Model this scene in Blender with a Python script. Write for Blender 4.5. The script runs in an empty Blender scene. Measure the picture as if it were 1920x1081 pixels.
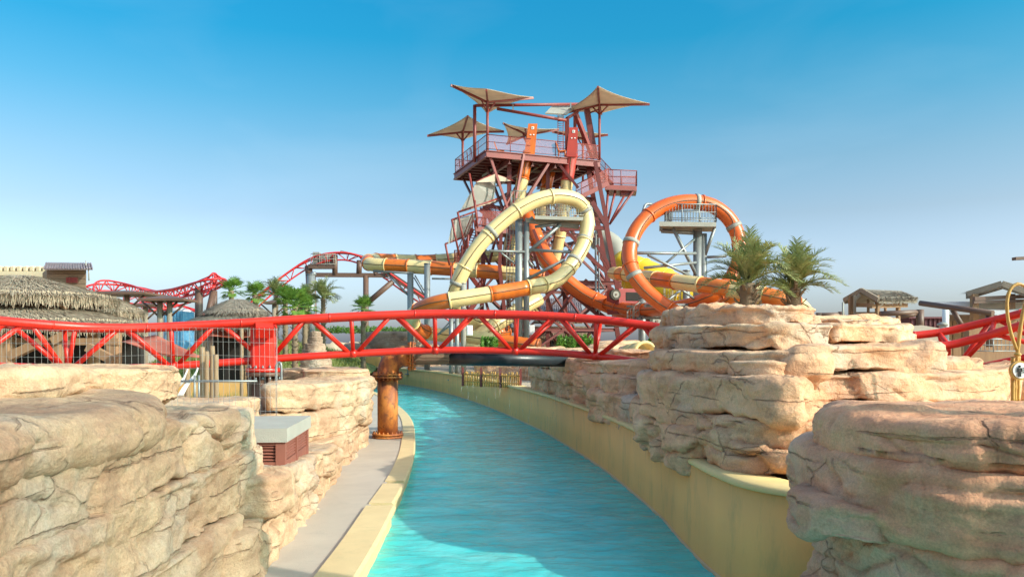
import bpy, math, random
import numpy as np
from mathutils import Vector, Matrix, Quaternion

random.seed(7)
rng = np.random.default_rng(11)
SC = bpy.context.scene
COL = SC.collection
R = math.radians

# ------------------------------------------------------------------ camera
FPX, EYE, HZ = 1493.0, 2.65, 655.0          # focal length in photo pixels, eye height, horizon row
cam_d = bpy.data.cameras.new('camera')
cam_d.sensor_width = 36.0
cam_d.lens = FPX / 1920.0 * 36.0
cam_d.shift_y = (HZ - 540.5) / 1920.0
cam_d.clip_start = 0.05
cam_d.clip_end = 5000
cam = bpy.data.objects.new('camera', cam_d)
COL.objects.link(cam)
cam.location = (0, 0, EYE)
cam.rotation_euler = (R(90), 0, 0)
SC.camera = cam

# ------------------------------------------------------------------ sky, sun, exposure
SUN_DIR = Vector((0.80, -0.42, 0.46)).normalized()      # towards the sun
sun_el = math.asin(SUN_DIR.z)
sun_az = math.atan2(SUN_DIR.x, SUN_DIR.y)
world = bpy.data.worlds.new('World')
SC.world = world
world.use_nodes = True
wn = world.node_tree
wn.nodes.clear()
wo = wn.nodes.new('ShaderNodeOutputWorld')
bg = wn.nodes.new('ShaderNodeBackground')
sky = wn.nodes.new('ShaderNodeTexSky')
sky.sky_type = 'NISHITA'
sky.sun_disc = False
sky.sun_elevation = sun_el
sky.sun_rotation = sun_az
sky.air_density = 1.0
sky.dust_density = 3.5
sky.ozone_density = 1.0
bg.inputs['Strength'].default_value = 0.15
# the deep cyan the photograph's clear sky takes on with height
_tc = wn.nodes.new('ShaderNodeTexCoord')
_sx = wn.nodes.new('ShaderNodeSeparateXYZ')
_rp = wn.nodes.new('ShaderNodeValToRGB')
_t = wn.nodes.new('ShaderNodeMix'); _t.data_type = 'RGBA'; _t.blend_type = 'MULTIPLY'; _t.inputs[0].default_value = 1.0
_st = [(.0, (.92,1.0,1.38)), (.045, (.74,.83,1.05)), (.10, (.66,.72,.85)), (.16, (.50,.56,.60)), (.22, (.37,.53,.56)), (.29, (.18,.50,.56)), (.36, (.05,.47,.57)), (.43, (.035,.47,.60)), (.64, (.80,.88,.88)), (1.0, (1.05,.97,.85))]
_e = _rp.color_ramp.elements
while len(_e) < len(_st): _e.new(.5)
for _i, (_p, _c) in enumerate(_st): _e[_i].position = _p; _e[_i].color = (*_c, 1)
wn.links.new(_tc.outputs['Generated'], _sx.inputs[0])
wn.links.new(_sx.outputs['Z'], _rp.inputs['Fac'])
wn.links.new(sky.outputs['Color'], _t.inputs[6])
wn.links.new(_rp.outputs['Color'], _t.inputs[7])
# faint high haze wisps
_wn = wn.nodes.new('ShaderNodeTexNoise'); _wn.inputs['Scale'].default_value = 2.2; _wn.inputs['Detail'].default_value = 8; _wn.inputs['Distortion'].default_value = .6
_wm = wn.nodes.new('ShaderNodeMapping'); _wm.inputs['Scale'].default_value = (1.0, 1.0, 3.2)
_wr = wn.nodes.new('ShaderNodeMapRange'); _wr.inputs['From Min'].default_value = .52; _wr.inputs['From Max'].default_value = .80; _wr.inputs['To Max'].default_value = .07
_wx = wn.nodes.new('ShaderNodeMix'); _wx.data_type = 'RGBA'; _wx.inputs[7].default_value = (3.2, 3.4, 3.6, 1)
wn.links.new(_tc.outputs['Generated'], _wm.inputs[0]); wn.links.new(_wm.outputs[0], _wn.inputs['Vector'])
wn.links.new(_wn.outputs['Fac'], _wr.inputs['Value']); wn.links.new(_wr.outputs[0], _wx.inputs[0])
wn.links.new(_t.outputs[2], _wx.inputs[6]); wn.links.new(_wx.outputs[2], bg.inputs['Color'])
wn.links.new(bg.outputs['Background'], wo.inputs['Surface'])

sun_d = bpy.data.lights.new('sun', 'SUN')
sun_d.energy = 2.0
sun_d.angle = R(0.6)
sun_d.color = (1.0, 0.93, 0.80)
sun = bpy.data.objects.new('sun', sun_d)
COL.objects.link(sun)
sun.location = (20, -20, 40)
sun.rotation_euler = SUN_DIR.to_track_quat('Z', 'Y').to_euler()

SC.view_settings.view_transform = 'Standard'
SC.view_settings.look = 'None'
SC.view_settings.gamma = 1.0
SC.view_settings.use_curve_mapping = False
SC.view_settings.exposure = 1.39
SC.cycles.max_bounces = 8
SC.cycles.transparent_max_bounces = 12
SC.cycles.caustics_reflective = False
SC.cycles.caustics_refractive = False

# ------------------------------------------------------------------ helpers
def at(px, py, d):
    """photo pixel + distance in metres -> world point"""
    return Vector(((px - 960.0) / FPX * d, d, EYE - (py - HZ) / FPX * d))

def ats(lst):
    return [at(*p) for p in lst]

ORG = {}
def tag(o, label, cat, group=None):
    o['label'] = label
    o['category'] = cat
    if group:
        o['group'] = group
    return o

def thing(name, label, cat, loc, group=None):
    o = bpy.data.objects.new(name, None)
    o.empty_display_size = 0.3
    COL.objects.link(o)
    o.location = loc
    ORG[o.name] = Vector(loc)
    return tag(o, label, cat, group)

class MB:
    def __init__(s):
        s.v = []; s.f = []; s.sm = []
    def add(s, vs, fs, smooth=False):
        b = len(s.v)
        s.v.extend([tuple(q) for q in vs])
        for f in fs:
            s.f.append(tuple(i + b for i in f)); s.sm.append(smooth)
        return s
    def hexa(s, p):            # 8 points, bottom 4 then top 4
        return s.add(p, [(3,2,1,0),(4,5,6,7),(0,1,5,4),(1,2,6,5),(2,3,7,6),(3,0,4,7)])
    def box(s, c, size, rz=0.0, bevel=0.0):
        x, y, z = (q * .5 for q in size)
        m = Matrix.Rotation(rz, 3, 'Z'); c = Vector(c)
        if bevel <= 0:
            return s.hexa([c + m @ Vector(q) for q in ((-x,-y,-z),(x,-y,-z),(x,y,-z),(-x,y,-z),(-x,-y,z),(x,-y,z),(x,y,z),(-x,y,z))])
        b = min(bevel, x*.9, y*.9, z*.9)
        def ring(zz, ins):
            X, Y = x-ins, y-ins
            return [(-X,-Y+b,zz),(-X+b,-Y,zz),(X-b,-Y,zz),(X,-Y+b,zz),(X,Y-b,zz),(X-b,Y,zz),(-X+b,Y,zz),(-X,Y-b,zz)]
        vs = ring(-z, b*.6) + ring(-z+b, 0) + ring(z-b, 0) + ring(z, b*.6)
        fs = [tuple(range(7,-1,-1)), tuple(range(24,32))]
        for k in range(3):
            for i in range(8):
                j = (i+1) % 8
                fs.append((k*8+i, k*8+j, k*8+8+j, k*8+8+i))
        return s.add([c + m @ Vector(q) for q in vs], fs)
    def beam(s, a, b, w, h=None, up=(0,0,1)):     # rectangular bar from a to b
        h = h or w
        a, b = Vector(a), Vector(b); t = (b-a).normalized(); up = Vector(up)
        if abs(t.dot(up)) > .98: up = Vector((0,1,0))
        x = t.cross(up).normalized() * w*.5; y = x.cross(t).normalized() * h*.5
        return s.hexa([a-x-y, a+x-y, a+x+y, a-x+y, b-x-y, b+x-y, b+x+y, b-x+y])
    def ibeam(s, a, b, w, h):                     # steel H section
        a, b = Vector(a), Vector(b); t = (b-a).normalized(); up = Vector((0,0,1))
        if abs(t.dot(up)) > .98: up = Vector((0,1,0))
        x = t.cross(up).normalized(); y = x.cross(t).normalized()
        for o in (-1, 1):
            q = y*o*(h*.5 - h*.06)
            s.beam(a+q, b+q, w, h*.12, up=y)
        s.beam(a, b, w*.16, h*.76, up=y)
        return s
    def cyl(s, a, b, r0, r1=None, n=8, cap=True):
        return s.tube([a, b], [r0, r0 if r1 is None else r1], n, cap)
    def tube(s, path, r, n=12, cap=True, closed=False):
        P = [Vector(p) for p in path]; m = len(P)
        rr = r if isinstance(r, (list, tuple)) else [r]*m
        T = []
        for i in range(m):
            if closed: t = P[(i+1) % m] - P[i-1]
            else: t = P[min(i+1, m-1)] - P[max(i-1, 0)]
            T.append(t.normalized())
        u = Vector((0,0,1)) if abs(T[0].z) < .9 else Vector((1,0,0))
        vs = []
        for i in range(m):
            u = (u - T[i]*u.dot(T[i]))
            if u.length < 1e-6: u = T[i].orthogonal()
            u.normalize(); w = T[i].cross(u)
            for k in range(n):
                a = 2*math.pi*k/n
                vs.append(P[i] + (u*math.cos(a) + w*math.sin(a))*rr[i])
        fs = []
        for i in range(m if closed else m-1):
            i2 = (i+1) % m
            for k in range(n):
                k2 = (k+1) % n
                fs.append((i*n+k, i*n+k2, i2*n+k2, i2*n+k))
        s.add(vs, fs, True)
        if cap and not closed:
            b = len(s.v) - len(vs)
            s.f.append(tuple(b+k for k in range(n-1,-1,-1))); s.sm.append(False)
            s.f.append(tuple(b+(m-1)*n+k for k in range(n))); s.sm.append(False)
        return s
    def lathe(s, c, prof, n=24):                  # prof: (radius, z) from bottom to top
        c = Vector(c); vs = []
        for (r, z) in prof:
            for k in range(n):
                a = 2*math.pi*k/n
                vs.append(c + Vector((r*math.cos(a), r*math.sin(a), z)))
        fs = []
        for i in range(len(prof)-1):
            for k in range(n):
                k2 = (k+1) % n
                fs.append((i*n+k, i*n+k2, (i+1)*n+k2, (i+1)*n+k))
        s.add(vs, fs, True)
        b = len(s.v)-len(vs)
        s.f.append(tuple(b+k for k in range(n-1,-1,-1))); s.sm.append(False)
        s.f.append(tuple(b+(len(prof)-1)*n+k for k in range(n))); s.sm.append(False)
        return s
    def poly(s, pts, thick):                      # flat polygon with a thickness (along its normal)
        P = [Vector(p) for p in pts]; n = len(P)
        nm = Vector((0,0,0))
        for i in range(n): nm += P[i].cross(P[(i+1) % n])
        nm.normalize(); q = nm*thick*.5
        fs = [tuple(range(n)), tuple(range(2*n-1, n-1, -1))]
        for i in range(n): fs.append((i, n+i, n+(i+1) % n, (i+1) % n))
        return s.add([p+q for p in P]+[p-q for p in P], fs)

def mesh_obj(name, vs, fs, mat, org, smooth):
    me = bpy.data.meshes.new(name)
    vs = np.asarray(vs, dtype=np.float64) - np.array(org)
    me.from_pydata(vs.tolist(), [], fs)
    if smooth is True: me.polygons.foreach_set('use_smooth', [True]*len(me.polygons))
    elif smooth is not False: me.polygons.foreach_set('use_smooth', smooth)
    if mat is not None: me.materials.append(mat)
    me.update()
    o = bpy.data.objects.new(name, me)
    COL.objects.link(o)
    return o

def part(name, mb, mat, parent, stuff=False, label=None):
    org = ORG[parent.name]
    o = mesh_obj(name, mb.v, mb.f, mat, org, mb.sm)
    o.parent = parent
    ORG[o.name] = org
    if stuff: o['kind'] = 'stuff'
    if label: o['label'] = label
    return o

def single(name, mb, mat, label, cat, loc, group=None):
    o = mesh_obj(name, mb.v, mb.f, mat, loc, mb.sm)
    o.location = loc
    ORG[o.name] = Vector(loc)
    return tag(o, label, cat, group)

def struct(name, mb, mat):
    o = mesh_obj(name, mb.v, mb.f, mat, (0,0,0), mb.sm)
    ORG[o.name] = Vector((0,0,0))
    o['kind'] = 'structure'
    return o

def crom(pts, step=0.3, closed=False):
    """Catmull-Rom through the points, resampled to an even step"""
    P = [Vector(p) for p in pts]; n = len(P); out = []
    rngs = range(n if closed else n-1)
    for i in rngs:
        if closed: p0, p1, p2, p3 = P[i-1], P[i], P[(i+1) % n], P[(i+2) % n]
        else:
            p1, p2 = P[i], P[i+1]
            p0 = P[i-1] if i > 0 else p1*2 - p2
            p3 = P[i+2] if i+2 < n else p2*2 - p1
        m = max(2, int((p2-p1).length/step*2)+1)
        for k in range(m):
            t = k/m
            out.append(0.5*((2*p1) + (p2-p0)*t + (2*p0-5*p1+4*p2-p3)*t*t + (3*p1-p0-3*p2+p3)*t**3))
    if not closed: out.append(P[-1].copy())
    return resample(out, step, closed)

def resample(pts, step, closed=False):
    P = list(pts) + ([pts[0]] if closed else [])
    L = [0.0]
    for a, b in zip(P, P[1:]): L.append(L[-1] + (b-a).length)
    n = max(2, int(round(L[-1]/step)))
    res = []; j = 0
    for k in range(n + (0 if closed else 1)):
        s = L[-1]*k/n
        while j < len(L)-2 and L[j+1] < s: j += 1
        d = L[j+1]-L[j]
        t = 0 if d < 1e-9 else (s-L[j])/d
        res.append(P[j].lerp(P[j+1], min(1, max(0, t))))
    return res

# ------------------------------------------------------------------ numpy noise
def _h(x, y, z, s):
    h = (x.astype(np.int64)*374761393 + y.astype(np.int64)*668265263 + z.astype(np.int64)*2147483647 + s*974711) & 0xFFFFFFFF
    h = ((h ^ (h >> 13))*1274126177) & 0xFFFFFFFF
    h = ((h ^ (h >> 16))*2246822519) & 0xFFFFFFFF
    return ((h ^ (h >> 15)) & 0xFFFFFF)/float(0xFFFFFF)
def vnoise(p, s=0):
    i = np.floor(p); f = p-i; f = f*f*f*(f*(f*6-15)+10)
    x, y, z = i[:,0], i[:,1], i[:,2]
    r = 0
    for dx in (0, 1):
        wx = f[:,0] if dx else 1-f[:,0]
        for dy in (0, 1):
            wy = f[:,1] if dy else 1-f[:,1]
            for dz in (0, 1):
                wz = f[:,2] if dz else 1-f[:,2]
                r = r + _h(x+dx, y+dy, z+dz, s)*wx*wy*wz
    return r*2-1
def fbm(p, octv=4, s=0, gain=.5):
    a, r, q = 1.0, 0, p.copy()
    for k in range(octv):
        r = r + a*vnoise(q, s+k*17); q = q*2.03+5.1; a *= gain
    return r
def worley(p, s=0, cells=False):
    i = np.floor(p); f = p-i
    d1 = np.full(len(p), 9.0); d2 = d1.copy()
    best = np.zeros_like(p); off = np.zeros_like(p)
    for dx in (-1,0,1):
        for dy in (-1,0,1):
            for dz in (-1,0,1):
                c = i + np.array([dx,dy,dz])
                o = np.stack([_h(c[:,0],c[:,1],c[:,2],s), _h(c[:,0],c[:,1],c[:,2],s+31), _h(c[:,0],c[:,1],c[:,2],s+67)], 1)
                q = np.sqrt((((np.array([dx,dy,dz])+o)-f)**2).sum(1))
                if cells:
                    k = q < d1
                    best[k] = c[k]; off[k] = (f-np.array([dx,dy,dz])-o)[k]
                d2 = np.minimum(d2, np.maximum(d1, q)); d1 = np.minimum(d1, q)
    if not cells: return d1, d2
    b = best
    r = [_h(b[:,0], b[:,1], b[:,2], s+101+k)*2-1 for k in range(4)]
    return d1, d2, r[0]*.5+.5, np.stack([off[:,0], off[:,1], off[:,2], r[1], r[2], r[3]], 1)

# ------------------------------------------------------------------ materials
def new_mat(name):
    m = bpy.data.materials.new(name); m.use_nodes = True
    nt = m.node_tree; nt.nodes.clear()
    out = nt.nodes.new('ShaderNodeOutputMaterial')
    return m, nt, out
def nd(nt, kind, **kw):
    n = nt.nodes.new(kind)
    for k, v in kw.items():
        if k in n.inputs: n.inputs[k].default_value = v
        else: setattr(n, k, v)
    return n
def ramp(nt, fac, stops):
    r = nt.nodes.new('ShaderNodeValToRGB')
    e = r.color_ramp.elements
    while len(e) < len(stops): e.new(.5)
    for i, (p, c) in enumerate(stops):
        e[i].position = p; e[i].color = (*c, 1)
    nt.links.new(fac, r.inputs['Fac'])
    return r.outputs['Color']
def coords(nt, scale=(1,1,1)):
    g = nt.nodes.new('ShaderNodeNewGeometry')
    mp = nt.nodes.new('ShaderNodeMapping')
    mp.inputs['Scale'].default_value = scale
    nt.links.new(g.outputs['Position'], mp.inputs['Vector'])
    return mp.outputs['Vector']
def noise(nt, vec, scale, detail=6, rough=.55):
    n = nd(nt, 'ShaderNodeTexNoise'); n.inputs['Scale'].default_value = scale
    n.inputs['Detail'].default_value = detail; n.inputs['Roughness'].default_value = rough
    nt.links.new(vec, n.inputs['Vector'])
    return n.outputs['Fac']
def mixc(nt, fac, a, b, mode='MIX'):
    m = nt.nodes.new('ShaderNodeMix'); m.data_type = 'RGBA'; m.blend_type = mode
    for sock, val in ((m.inputs[0], fac), (m.inputs[6], a), (m.inputs[7], b)):
        if hasattr(val, 'links') or isinstance(val, bpy.types.NodeSocket): nt.links.new(val, sock)
        elif isinstance(val, (int, float)): sock.default_value = val
        else: sock.default_value = (*val, 1)
    return m.outputs[2]

def pm(name, c, rough=.55, c2=None, var=.5, scale=2.0, bump=.15, bscale=25, metallic=0, stretch=(1,1,1), dirt=None, dirt_amt=.35, coat=0):
    """procedural material: two tones by noise, optional dirt patches, fine bump"""
    m, nt, out = new_mat(name)
    b = nd(nt, 'ShaderNodeBsdfPrincipled'); b.inputs['Metallic'].default_value = metallic
    if coat: b.inputs['Coat Weight'].default_value = coat
    v = coords(nt, stretch)
    if c2 is None: c2 = tuple(x*.78 for x in c)
    f = noise(nt, v, scale, 7, .6)
    lo, hi = .5-.5*var*.6, .5+.5*var*.6
    col = ramp(nt, f, [(lo, c2), (hi, c)])
    if dirt:
        f2 = noise(nt, v, scale*2.7, 8, .7)
        f2 = ramp(nt, f2, [(.52, (0,0,0)), (.68, (dirt_amt,)*3)])
        col = mixc(nt, f2, col, dirt)
    nt.links.new(col, b.inputs['Base Color'])
    rg = nd(nt, 'ShaderNodeMapRange'); rg.inputs['To Min'].default_value = max(.04, rough-.12); rg.inputs['To Max'].default_value = min(1, rough+.15)
    nt.links.new(noise(nt, v, scale*4, 4), rg.inputs['Value'])
    nt.links.new(rg.outputs[0], b.inputs['Roughness'])
    if bump:
        bp = nd(nt, 'ShaderNodeBump'); bp.inputs['Strength'].default_value = bump; bp.inputs['Distance'].default_value = .02
        nt.links.new(noise(nt, v, bscale, 5), bp.inputs['Height'])
        nt.links.new(bp.outputs['Normal'], b.inputs['Normal'])
    nt.links.new(b.outputs[0], out.inputs['Surface'])
    return m

def rock_mat(name, cols, dark, stain, grey=(.5,.45,.38)):
    m, nt, out = new_mat(name)
    b = nd(nt, 'ShaderNodeBsdfPrincipled'); b.inputs['Roughness'].default_value = .88
    b.inputs['Specular IOR Level'].default_value = .25
    v = coords(nt); vs = coords(nt, (1, 1, 5.5)); vd = coords(nt, (3.0, 3.0, .7))
    c = ramp(nt, noise(nt, v, .85, 7, .62), [(.30, cols[0]), (.46, cols[1]), (.58, cols[2]), (.72, cols[3])])
    band = ramp(nt, noise(nt, vs, 1.3, 6, .6), [(.36, (.72,.64,.59)), (.58, (1.06,1.03,1.0))])
    c = mixc(nt, .75, c, band, 'MULTIPLY')
    st = ramp(nt, noise(nt, vd, 1.6, 7, .65), [(.55, (0,0,0)), (.72, (.55,.55,.55))])
    c = mixc(nt, st, c, stain)
    dk = ramp(nt, noise(nt, v, 3.4, 9, .72), [(.54, (0,0,0)), (.69, (.55,.55,.55))])
    c = mixc(nt, dk, c, dark)
    gp_ = ramp(nt, noise(nt, v, .55, 6, .6), [(.52, (0,0,0)), (.66, (.6,.6,.6))])
    c = mixc(nt, gp_, c, grey)
    sp = ramp(nt, noise(nt, v, 60, 4, .7), [(.35, (.80,.78,.76)), (.62, (1.07,1.06,1.05))])
    c = mixc(nt, .8, c, sp, 'MULTIPLY')
    # thin joints: warped cell edges and bedding lines
    wv = nt.nodes.new('ShaderNodeVectorMath'); wv.operation = 'ADD'
    wn_ = nd(nt, 'ShaderNodeTexNoise'); wn_.inputs['Scale'].default_value = 1.7; wn_.inputs['Detail'].default_value = 6; nt.links.new(v, wn_.inputs['Vector'])
    ws = nt.nodes.new('ShaderNodeVectorMath'); ws.operation = 'SCALE'; ws.inputs['Scale'].default_value = .55
    nt.links.new(wn_.outputs['Color'], ws.inputs[0]); nt.links.new(coords(nt, (.9,.9,1.5)), wv.inputs[0]); nt.links.new(ws.outputs[0], wv.inputs[1])
    ve = nd(nt, 'ShaderNodeTexVoronoi'); ve.feature = 'DISTANCE_TO_EDGE'; ve.inputs['Scale'].default_value = 1.0; nt.links.new(wv.outputs[0], ve.inputs['Vector'])
    ck = ramp(nt, ve.outputs['Distance'], [(.0, (1,1,1)), (.007, (.75,.75,.75)), (.016, (0,0,0))])
    g1 = ramp(nt, noise(nt, v, 1.1, 3), [(.50, (0,0,0)), (.60, (1,1,1))]); ck = mixc(nt, 1.0, ck, g1, 'MULTIPLY')
    sz = nt.nodes.new('ShaderNodeSeparateXYZ'); nt.links.new(v, sz.inputs[0])
    mz = nt.nodes.new('ShaderNodeMath'); mz.operation = 'MULTIPLY_ADD'; mz.inputs[1].default_value = 1.15; nt.links.new(noise(nt, coords(nt, (.45,.45,.9)), 1.0, 7, .6), mz.inputs[0])
    m3 = nt.nodes.new('ShaderNodeMath'); m3.operation = 'MULTIPLY'; m3.inputs[1].default_value = 3.6; nt.links.new(sz.outputs['Z'], m3.inputs[0]); nt.links.new(m3.outputs[0], mz.inputs[2])
    pp = nt.nodes.new('ShaderNodeMath'); pp.operation = 'PINGPONG'; pp.inputs[1].default_value = .5; nt.links.new(mz.outputs[0], pp.inputs[0])
    bl = ramp(nt, pp.outputs[0], [(.0, (1,1,1)), (.018, (.7,.7,.7)), (.04, (0,0,0))])
    g2 = ramp(nt, noise(nt, coords(nt, (.8,.8,2.0)), 1.3, 3), [(.47, (0,0,0)), (.56, (1,1,1))]); bl = mixc(nt, 1.0, bl, g2, 'MULTIPLY')
    jt = mixc(nt, 1.0, ck, bl, 'LIGHTEN')
    jf = mixc(nt, 1.0, jt, (.42,.42,.42), 'MULTIPLY')
    c = mixc(nt, jf, c, dark)
    at_ = nt.nodes.new('ShaderNodeAttribute'); at_.attribute_name = 'crack'
    c = mixc(nt, at_.outputs['Fac'], c, dark)
    nt.links.new(c, b.inputs['Base Color'])
    vo = nd(nt, 'ShaderNodeTexVoronoi'); vo.inputs['Scale'].default_value = 26; nt.links.new(v, vo.inputs['Vector'])
    pit = ramp(nt, vo.outputs['Distance'], [(.0, (0,0,0)), (.38, (1,1,1))])
    gate = ramp(nt, noise(nt, v, 3.1, 4), [(.45, (0,0,0)), (.6, (1,1,1))])
    pit = mixc(nt, gate, (1,1,1), pit)
    vf = nd(nt, 'ShaderNodeTexVoronoi'); vf.inputs['Scale'].default_value = 4.2; nt.links.new(wv.outputs[0], vf.inputs['Vector'])
    fb = nd(nt, 'ShaderNodeBump'); fb.inputs['Strength'].default_value = .55; fb.inputs['Distance'].default_value = .05
    nt.links.new(vf.outputs['Distance'], fb.inputs['Height'])
    b0 = nd(nt, 'ShaderNodeBump'); b0.inputs['Strength'].default_value = .55; b0.inputs['Distance'].default_value = .012
    jb = nd(nt, 'ShaderNodeBump'); jb.invert = True; jb.inputs['Strength'].default_value = 1.0; jb.inputs['Distance'].default_value = .025
    nt.links.new(jt, jb.inputs['Height']); nt.links.new(fb.outputs[0], jb.inputs['Normal']); nt.links.new(jb.outputs[0], b0.inputs['Normal'])
    nt.links.new(pit, b0.inputs['Height'])
    b1 = nd(nt, 'ShaderNodeBump'); b1.inputs['Strength'].default_value = .85; b1.inputs['Distance'].default_value = .05
    nt.links.new(noise(nt, v, 11, 10, .68), b1.inputs['Height']); nt.links.new(b0.outputs[0], b1.inputs['Normal'])
    b2 = nd(nt, 'ShaderNodeBump'); b2.inputs['Strength'].default_value = .5; b2.inputs['Distance'].default_value = .006
    nt.links.new(noise(nt, v, 110, 4, .7), b2.inputs['Height']); nt.links.new(b1.outputs[0], b2.inputs['Normal'])
    nt.links.new(b2.outputs[0], b.inputs['Normal'])
    nt.links.new(b.outputs[0], out.inputs['Surface'])
    return m

def mesh_mat(name, col, alpha):
    """woven wire or fabric netting: lets part of the light through"""
    m, nt, out = new_mat(name)
    d = nd(nt, 'ShaderNodeBsdfPrincipled'); d.inputs['Base Color'].default_value = (*col, 1); d.inputs['Roughness'].default_value = .6
    t = nd(nt, 'ShaderNodeBsdfTransparent')
    mx = nd(nt, 'ShaderNodeMixShader'); mx.inputs[0].default_value = alpha
    nt.links.new(t.outputs[0], mx.inputs[1]); nt.links.new(d.outputs[0], mx.inputs[2])
    nt.links.new(mx.outputs[0], out.inputs['Surface'])
    return m

def cloth_mat(name, col, trans=.35):
    m, nt, out = new_mat(name)
    v = coords(nt)
    c = ramp(nt, noise(nt, v, 1.2, 6), [(.35, tuple(x*.86 for x in col)), (.65, col)])
    d = nd(nt, 'ShaderNodeBsdfDiffuse'); t = nd(nt, 'ShaderNodeBsdfTranslucent')
    nt.links.new(c, d.inputs['Color']); nt.links.new(c, t.inputs['Color'])
    mx = nd(nt, 'ShaderNodeMixShader'); mx.inputs[0].default_value = trans
    nt.links.new(d.outputs[0], mx.inputs[1]); nt.links.new(t.outputs[0], mx.inputs[2])
    nt.links.new(mx.outputs[0], out.inputs['Surface'])
    return m

def leaf_mat(name, c1, c2, c3):
    m, nt, out = new_mat(name)
    v = coords(nt)
    c = ramp(nt, noise(nt, v, 4.0, 5, .7), [(.30, c1), (.52, c2), (.72, c3)])
    d = nd(nt, 'ShaderNodeBsdfPrincipled'); d.inputs['Roughness'].default_value = .5
    t = nd(nt, 'ShaderNodeBsdfTranslucent')
    nt.links.new(c, d.inputs['Base Color']); nt.links.new(c, t.inputs['Color'])
    mx = nd(nt, 'ShaderNodeMixShader'); mx.inputs[0].default_value = .3
    nt.links.new(d.outputs[0], mx.inputs[1]); nt.links.new(t.outputs[0], mx.inputs[2])
    nt.links.new(mx.outputs[0], out.inputs['Surface'])
    return m

def corr_mat(name, c, c2, freq, axis, dirt):
    """corrugated sheet: waves in relief"""
    m, nt, out = new_mat(name)
    b = nd(nt, 'ShaderNodeBsdfPrincipled'); b.inputs['Roughness'].default_value = .5; b.inputs['Metallic'].default_value = .2
    v = coords(nt)
    col = ramp(nt, noise(nt, v, .9, 7, .65), [(.38, c2), (.6, c)])
    f2 = ramp(nt, noise(nt, v, 2.5, 8, .7), [(.5, (0,0,0)), (.66, (.6,.6,.6))])
    col = mixc(nt, f2, col, dirt)
    nt.links.new(col, b.inputs['Base Color'])
    w = nd(nt, 'ShaderNodeTexWave'); w.bands_direction = axis; w.inputs['Scale'].default_value = freq
    nt.links.new(v, w.inputs['Vector'])
    bp = nd(nt, 'ShaderNodeBump'); bp.inputs['Strength'].default_value = 1.0; bp.inputs['Distance'].default_value = .06
    nt.links.new(w.outputs['Fac'], bp.inputs['Height']); nt.links.new(bp.outputs[0], b.inputs['Normal'])
    nt.links.new(b.outputs[0], out.inputs['Surface'])
    return m

M = {}
M['rock_l'] = rock_mat('sandstone_cream', [(.50,.30,.19),(.62,.41,.26),(.70,.50,.32),(.60,.46,.32)], (.32,.17,.10), (.66,.54,.38), (.56,.50,.41))
M['rock_r'] = rock_mat('sandstone_pink', [(.62,.32,.18),(.76,.44,.26),(.82,.51,.31),(.82,.60,.38)], (.29,.135,.08), (.66,.50,.31))
M['dullred'] = pm('dull_red_fibreglass', (.46,.05,.03), .45, (.38,.04,.026), .6, .8, .03, 20)
M['rock_n'] = rock_mat('sandstone_brown', [(.66,.30,.165),(.80,.41,.24),(.85,.47,.285),(.85,.56,.35)], (.29,.125,.07), (.74,.50,.31), (.60,.46,.36))
M['rock_far'] = rock_mat('rock_far', [(.30,.21,.16),(.42,.30,.22),(.50,.37,.27),(.40,.31,.25)], (.17,.11,.08), (.45,.36,.28))
M['stucco'] = pm('sand_stucco', (.86,.475,.155), .8, (.74,.40,.13), .7, 1.1, .25, 45, dirt=(.36,.27,.11), dirt_amt=.45, stretch=(1,1,.28))
M['cap'] = pm('sand_coping', (.76,.56,.25), .75, (.68,.48,.20), .6, 1.6, .2, 60, dirt=(.42,.34,.2), dirt_amt=.25)
M['kerb'] = pm('kerb_stucco', (.72,.54,.28), .75, (.64,.47,.24), .6, 1.8, .2, 60, dirt=(.48,.38,.2), dirt_amt=.3)
M['walk'] = pm('walkway_concrete', (.52,.44,.35), .85, (.43,.36,.29), .8, 1.3, .3, 70, dirt=(.36,.31,.26), dirt_amt=.35)
M['conc'] = pm('concrete', (.43,.39,.33), .85, (.35,.32,.27), .8, 2.5, .3, 60, dirt=(.33,.31,.27))
M['sand'] = pm('sand_ground', (.50,.39,.27), .95, (.42,.32,.22), .8, .25, .4, 8)
M['red'] = pm('red_track_paint', (.74,.030,.012), .36, (.62,.020,.010), .6, 1.4, .06, 40, dirt=(.34,.03,.02), dirt_amt=.45)
M['red_far'] = pm('red_track_paint_far', (.70,.035,.03), .4, (.62,.03,.03), .5, .7, 0)
M['maroon'] = pm('maroon_steel_paint', (.20,.040,.032), .45, (.15,.032,.027), .6, .9, .05, 20, dirt=(.13,.04,.03), dirt_amt=.4)
M['maroon_l'] = pm('red_steel_paint', (.27,.045,.034), .45, (.21,.037,.03), .6, .9, .05, 20)
M['wired'] = mesh_mat('red_mesh_panel', (.50,.13,.10), .17)
M['wiregrey'] = mesh_mat('grey_mesh_panel', (.5,.5,.48), .35)
M['cream'] = pm('cream_fibreglass', (.82,.62,.29), .3, (.74,.54,.24), .6, .7, .03, 30, dirt=(.45,.36,.18), dirt_amt=.3, coat=.2)
M['orange'] = pm('orange_fibreglass', (.76,.19,.02), .3, (.62,.125,.015), .7, .6, .03, 30, dirt=(.32,.07,.02), dirt_amt=.4, coat=.2)
M['rorange'] = pm('vermilion_fibreglass', (.74,.13,.014), .3, (.62,.095,.012), .6, .6, .03, 30, coat=.2)
M['yellow'] = pm('yellow_fibreglass', (.85,.58,.02), .3, (.80,.48,.015), .5, .5, .03, 20, dirt=(.70,.25,.03), dirt_amt=.25, coat=.2)
M['steel'] = pm('galvanised_steel', (.30,.31,.30), .45, (.24,.25,.25), .7, 1.5, .05, 40, metallic=.45)
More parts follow.
